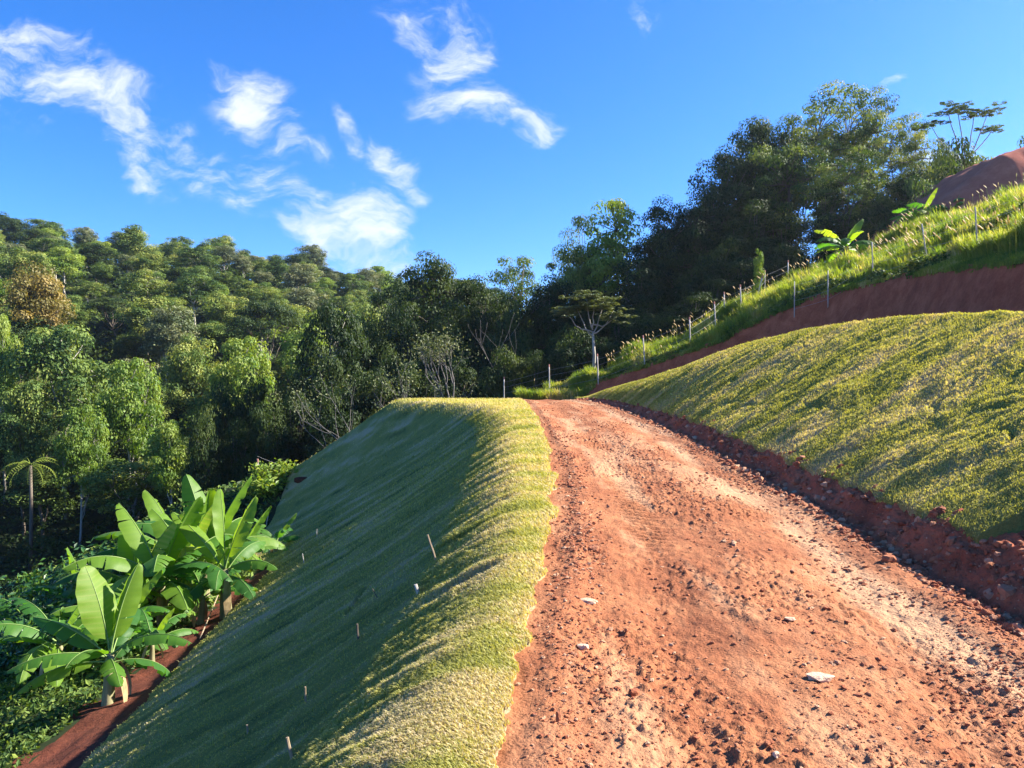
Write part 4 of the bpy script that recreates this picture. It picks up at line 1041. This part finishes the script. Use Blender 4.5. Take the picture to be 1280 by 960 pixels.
bp(205, 785, 16.6, h=3.0, seed=3, nleaf=9, upright=2, label='banana plant left of the tallest one, with broad dark drooping leaves', group=GB)
bp(343, 700, 21.5, h=1.5, seed=4, nleaf=7, upright=1, label='small dark banana plant at the upper end of the soil strip', group=GB)
bp(250, 780, 14.8, h=1.6, seed=5, nleaf=7, upright=1, label='short banana plant under the tallest one, in the shade', group=GB)
bp(75, 850, 12.8, h=1.9, seed=6, nleaf=8, upright=1, label='dark banana plant left behind the nearest one', group=GB)
bp(35, 830, 13.8, h=1.8, seed=7, nleaf=8, upright=1, label='leftmost banana plant with bluish drooping leaves', group=GB)
bp(172, 790, 18.5, h=2.9, seed=9, nleaf=8, upright=2, label='banana plant in the middle of the clump above the glossy shrubs', group=GB)
bp(215, 740, 21.0, h=3.1, seed=10, nleaf=8, upright=2, label='banana plant at the back of the clump with slanting pale leaves', group=GB)
bp(305, 715, 21.5, h=1.9, seed=11, nleaf=7, upright=1, label='banana plant half hidden behind the tallest one on the right', group=GB)
bp(110, 800, 21.0, h=2.6, seed=12, nleaf=8, upright=2, label='banana plant with small upright leaves at the back left of the clump', group=GB)
bp(255, 750, 19.5, h=3.1, seed=13, nleaf=9, upright=3, label='banana plant touching the tallest one from behind, leaves fanned upward', group=GB)
bp(228, 765, 18.8, h=3.0, seed=14, nleaf=9, upright=2, label='banana plant with low spreading leaves under the slanting pale leaves', group=GB)
bp(150, 820, 15.0, h=2.0, seed=15, nleaf=8, upright=1, label='banana plant in the gap between the nearest one and the middle ones', group=GB)
bp(190, 830, 13.2, h=1.2, seed=16, nleaf=7, upright=1, label='small banana sucker right of the nearest plant on the soil strip', group=GB)
# bananas on the right hillside
def bpr(u, y, h, seed, label): x = (u-640)/FPX*y; banana_plant((x, y, float(H(x, y))), h, seed, label, 12, 1, group='banana plants on the right hillside')
bpr(1056, 49, 3.8, 21, 'banana plant standing alone on the grassy ridge before the tallest stand')
bpr(1150, 52.5, 3.7, 22, 'leftmost of the banana plants beside the earth mound')
bpr(1172, 53.5, 4.1, 23, 'tallest banana plant of the group beside the earth mound')
bpr(1190, 52, 2.8, 24, 'banana plant touching the foot of the earth mound')

# glossy shrubs around the bananas
def shrub(loc, r, h, seed, mat, leaf, label, n=1500, name='shrub', group=None):
    rs = np.random.default_rng(seed); root = empty(name, loc); mb = MB(); C = []
    for k in range(12):
        a = rs.random()*6.28; q = rs.random()**.5; e = np.array([math.cos(a)*q*r, math.sin(a)*q*r, h*(.55+.45*rs.random()*(1-.5*q))])
        t = np.linspace(0, 1, 5)[:, None]; P = np.array([0, 0, -.1])*(1-t)+e*t; P[:, 2] += np.sin(t[:, 0]*3.1)*h*.08; tube(mb, P, np.linspace(.018, .006, 5), 4)
        for s in np.linspace(.45, 1, 4): C.append(P[0]*(1-s)+e*s)
    mb.build('branches', M_BARK, root)
    C = np.array(C); P = C[rs.integers(0, len(C), n)]+rs.normal(size=(n, 3))*r*np.array([.2, .2, .13]); P[:, 2] = np.maximum(P[:, 2], .05)
    nr = rs.normal(size=(n, 3))*.6+np.array([0, -.1, .8]); nr /= np.linalg.norm(nr, axis=1, keepdims=True)
    V, Q, tt = leaves_np(P, nr, leaf*(.6+.8*rs.random(n)), rs.random(n)*.9, .45, rs); mesh_np('foliage', V, [Q], mat, root, tt)
    tag(root, label, 'shrub', group)
def sh(u, y, r, h, seed, label, mat=M_SHRUB, leaf=.16, n=1500, group=None):
    x = (u-640)/FPX*y; shrub((x, y, float(H(x, y))), r, h, seed, mat, leaf, label, n, group=group)
sh(120,20.5,1.9,2.0,1,'glossy dark leaved shrub left of the middle banana plants',n=4800)
sh(85,20,1.5,1.7,2,'glossy shrub next to the round yellow green bush',n=2200)
sh(168,20.5,1.5,1.9,3,'dark leafy shrub behind the nearest banana plant',n=2000)
sh(85,16.5,1.2,1.1,4,'low dark shrub at the left of the nearest banana plant',n=2000)
sh(47,22.5,.5,2.9,5,'round yellow green bush standing out against the dark valley',M_BRIGHT,.12,2600)
sh(12,18.5,1.2,1.0,8,'low shrub at the far left edge below the track',n=1800)
sh(328,34.5,1.0,.9,9,'yellow green weeds at the brow of the shaded slope',M_BRIGHT,.22,900)
sh(344,35.5,1.1,1.0,10,'lit weeds beside the fence post at the slope brow',M_BRIGHT,.2,900)

# palm on the lower left hill
def palm(u, vtop, y, label):
    x = (u-640)/FPX*y; zb = float(ground(x, y)); h = EYE+(480-vtop)/FPX*y-zb
    root = empty('palm_tree', (x, y, zb)); mb = MB(); tube(mb, [(0, 0, -.5), (.1, 0, h*.5), (0, 0, h-1.0)], [.22, .18, .16], 7); mb.build('trunk', M_BARK, root, True)
    rs = np.random.default_rng(5); mb = MB()
    for k in range(15):
        az = k*2.4; el = .95-.09*k; t = np.linspace(0, 1, 12); ang = el-1.5*t; L_ = 3.0
        r = np.cumsum(np.cos(ang))*L_/12; z = np.cumsum(np.sin(ang))*L_/12+h-1.0; c, s = math.cos(az), math.sin(az)
        P = np.stack([c*r, s*r, z], -1); tube(mb, P, .03, 3, .7)
        for i in range(2, 12):
            for sg in (-1, 1):
                d = np.array([-s*sg, c*sg, -.35])*.75*math.sin(.4+2.4*i/12); w = np.array([c, s, 0])*.10
                mb.add([P[i], P[i]+w, P[i]+d+w*1.5], None, [(0, 1, 2)], .5+.4*rs.random())
    mb.build('crown', M_BRIGHT, root); tag(root, label, 'palm tree')
palm(38, 570, 82, 'palm with arching fronds at the lower edge of the left hill')

# ------------------------------------------------------------------ tall grass on the right hillside (stuff)
def tall_grass():
    n = 26000
    y = 20+rng.random(n)*33; umax = .72
    ux = np.maximum(Ux(y), Tx(y)+.8)
    x = ux+(rng.random(n)**1.3)*(np.minimum(umax*y, 40)-ux); ok = x > ux; x, y = x[ok], y[ok]
    # extra fringe along ridge and along the cut's brink
    m = 9000; y2 = 46.5+rng.random(m)*5; x2 = .6+rng.random(m)**1.3*28; 
    ok = x2 > np.maximum(Ux(y2), Tx(y2)+.8)-1.3; x2, y2 = x2[ok], y2[ok]
    m = 3500; y3 = 22+rng.random(m)*26; x3 = np.maximum(Ux(y3), Tx(y3)+.8)-.05+rng.random(m)*.6
    x4 = .5+rng.random(3500)*6; y4 = 46.6+rng.random(3500)*3.0
    X = np.concatenate([x, x2, x3, x4]); Y = np.concatenate([y, y2, y3, y4])
    den = fbm(X*.35, Y*.35, 701, 3); keep = (rng.random(len(X)) < sstep(den, .25, .55)+.15) | (X < 6.5)
    X, Y = X[keep], Y[keep]; den = den[keep]
    bare = ((X-19.5)/2.4)**2+((Y-30)/2)**2 < 1
    X, Y, den = X[~bare], Y[~bare], den[~bare]
    n = len(X); nb = 11
    Z = veg_z(X, Y)
    hgt = (.30+.75*np.clip(den-.25, 0, 1)+.35*rng.random(n)**2)
    hgt = np.where(np.abs(X-np.maximum(Ux(Y), Tx(Y)+.8)) < .9, hgt*.3, hgt)
    tin = np.clip(-.25+1.55*fbm(X*.9, Y*.9, 711, 4)+(rng.random(n)-.5)*.3, 0, .9)
    hgt = hgt*(.55+.9*fbm(X*1.2, Y*1.2, 713, 2))
    X, Y, Z, hgt, tin = [np.repeat(a, nb) for a in (X, Y, Z, hgt, tin)]; N = len(X)
    az = rng.random(N)*6.28; sp = rng.random(N)*.55; l = hgt*(.6+.6*rng.random(N)); w = .022+.02*rng.random(N)
    d = np.stack([np.cos(az)*sp-.12, np.sin(az)*sp], -1)
    P0 = np.stack([X+(rng.random(N)-.5)*.25, Y+(rng.random(N)-.5)*.25, Z-.05], -1)
    side = np.stack([-np.sin(az), np.cos(az), 0*az], -1)*w[:, None]*.5
    P1 = P0+np.stack([d[:, 0]*l*.35, d[:, 1]*l*.35, l*.6], -1); P2 = P0+np.stack([d[:, 0]*l, d[:, 1]*l, l*(1-.35*sp)], -1)
    V = np.stack([P0-side, P0+side, P1+side, P1-side, P2], 1).reshape(-1, 3); b = np.arange(N)[:, None]*5
    t = np.repeat(np.clip(tin+(rng.random(N)-.5)*.25, 0, 1), 5)
    o = mesh_np('tall_grass', V, [b+np.array([0, 1, 2, 3]), b+np.array([3, 2, 4])], M_TALL, tint=t)
    tag(o, 'tall sunlit grass covering the hillside above the red cut', 'grass', None, 'stuff')
    # seed heads
    n = 330; yy = 22+rng.random(n)*30; fringe = rng.random(n) < .45
    yy = np.where(fringe, 48+rng.random(n)*3.3, yy); ux = np.maximum(Ux(yy), Tx(yy)+.8); x = ux+rng.random(n)*(np.minimum(.7*yy, 36)-ux)
    x = np.where(fringe, 5.5+rng.random(n)*23, x); z = veg_z(x, yy); mb = MB()
    for k in range(n):
        h = .8+.7*rng.random(); dx = (rng.random()-.65)*.5; dy_ = (rng.random()-.5)*.3
        p = np.array([x[k], yy[k], z[k]]); q = p+np.array([dx*.6, dy_*.6, h]); e = q+np.array([dx*.5-.05, dy_*.3, .16])
        tube(mb, [p, q], .006, 3, .8); tube(mb, [q, (q+e)/2, e], [.012, .03, .008], 4, 1.0)
    o = mb.build('seed_heads', M_TALL); tag(o, 'pale feathery seed heads standing above the hillside grass', 'grass', None, 'stuff')
    # broad leaved weeds
    n = 70000; yy = 22+rng.random(n)*30; ux = np.maximum(Ux(yy), Tx(yy)+.8); x = ux+rng.random(n)*(np.minimum(.72*yy, 40)-ux)
    dn = fbm(x*.4+5, yy*.4, 721, 3); k = (dn > .5) & (x > ux); x, yy, dn = x[k], yy[k], dn[k]
    z = veg_z(x, yy)+rng.random(len(x))*(.25+1.6*(dn-.5))
    nr = rng.normal(size=(len(x), 3))*.5+np.array([0, -.2, .8]); nr /= np.linalg.norm(nr, axis=1, keepdims=True)
    V, Q, tt = leaves_np(np.stack([x, yy, z], -1), nr, .17*(.6+.8*rng.random(len(x))), .1+.8*rng.random(len(x)), .6)
    tag(mesh_np('weeds', V, [Q], M_TREE, tint=tt), 'leafy green weeds among the tall hillside grass', 'weeds', None, 'stuff')
tall_grass()
# low weeds on the valley side and lower ground
def lower_cover():
    n = 60000; Y = sample_y(n, 7, 58, 1.1); X = -.75*Y+rng.random(n)*(.62*Y)
    ok = (X < np.where(Y < 24.6, Ox(Y)-.1, Bx(Y)-.1)) & (X > -34); X, Y = X[ok], Y[ok]
    path = (np.abs(Y-np.interp(X, [-30,-22,-18.5,-16.6], [24,26.5,28,30])) < 1.6) & (X < -16.3)
    X, Y = X[~path], Y[~path]; n = len(X)
    Z = low2(X, Y)+rng.random(n)*.18; nr = rng.normal(size=(n, 3))*.6+np.array([0, 0, .6]); nr /= np.linalg.norm(nr, axis=1, keepdims=True)
    V, Q, tt = leaves_np(np.stack([X, Y, Z], -1), nr, np.clip(Y/14, .7, 4)*.13*(.5+rng.random(n)), rng.random(n)*.8, .45)
    tag(mesh_np('ground_cover', V, [Q], M_TREE, tint=tt), 'low green weeds on the ground below the banana plants', 'ground cover', None, 'stuff')
lower_cover()
# prototypes carry helper numbers only while building
for o in bpy.data.objects:
    for k_ in ('H', 'Rc'):
        if k_ in o: del o[k_]

# ------------------------------------------------------------------ thin air
def haze():
    import os
    x0,x1,y0,y1,z0,z1=-950,950,-560,1560,-60,140
    V=[(x,y,z) for x in (x0,x1) for y in (y0,y1) for z in (z0,z1)]
    Q=[(0,1,3,2),(4,6,7,5),(0,4,5,1),(2,3,7,6),(0,2,6,4),(1,5,7,3)]
    m,N,L=newmat('haze'); out=N.new('ShaderNodeOutputMaterial'); v=N.new('ShaderNodeVolumePrincipled')
    v.inputs['Color'].default_value=(.82,.9,1,1); v.inputs['Density'].default_value=HAZE; v.inputs['Anisotropy'].default_value=.65
    L.new(v.outputs[0],out.inputs['Volume'])
    o=mesh_np('haze',np.array(V,float),[Q],m); tag(o,'thin bright air over the valley','haze',None,'stuff')
HAZE=.00016
haze()
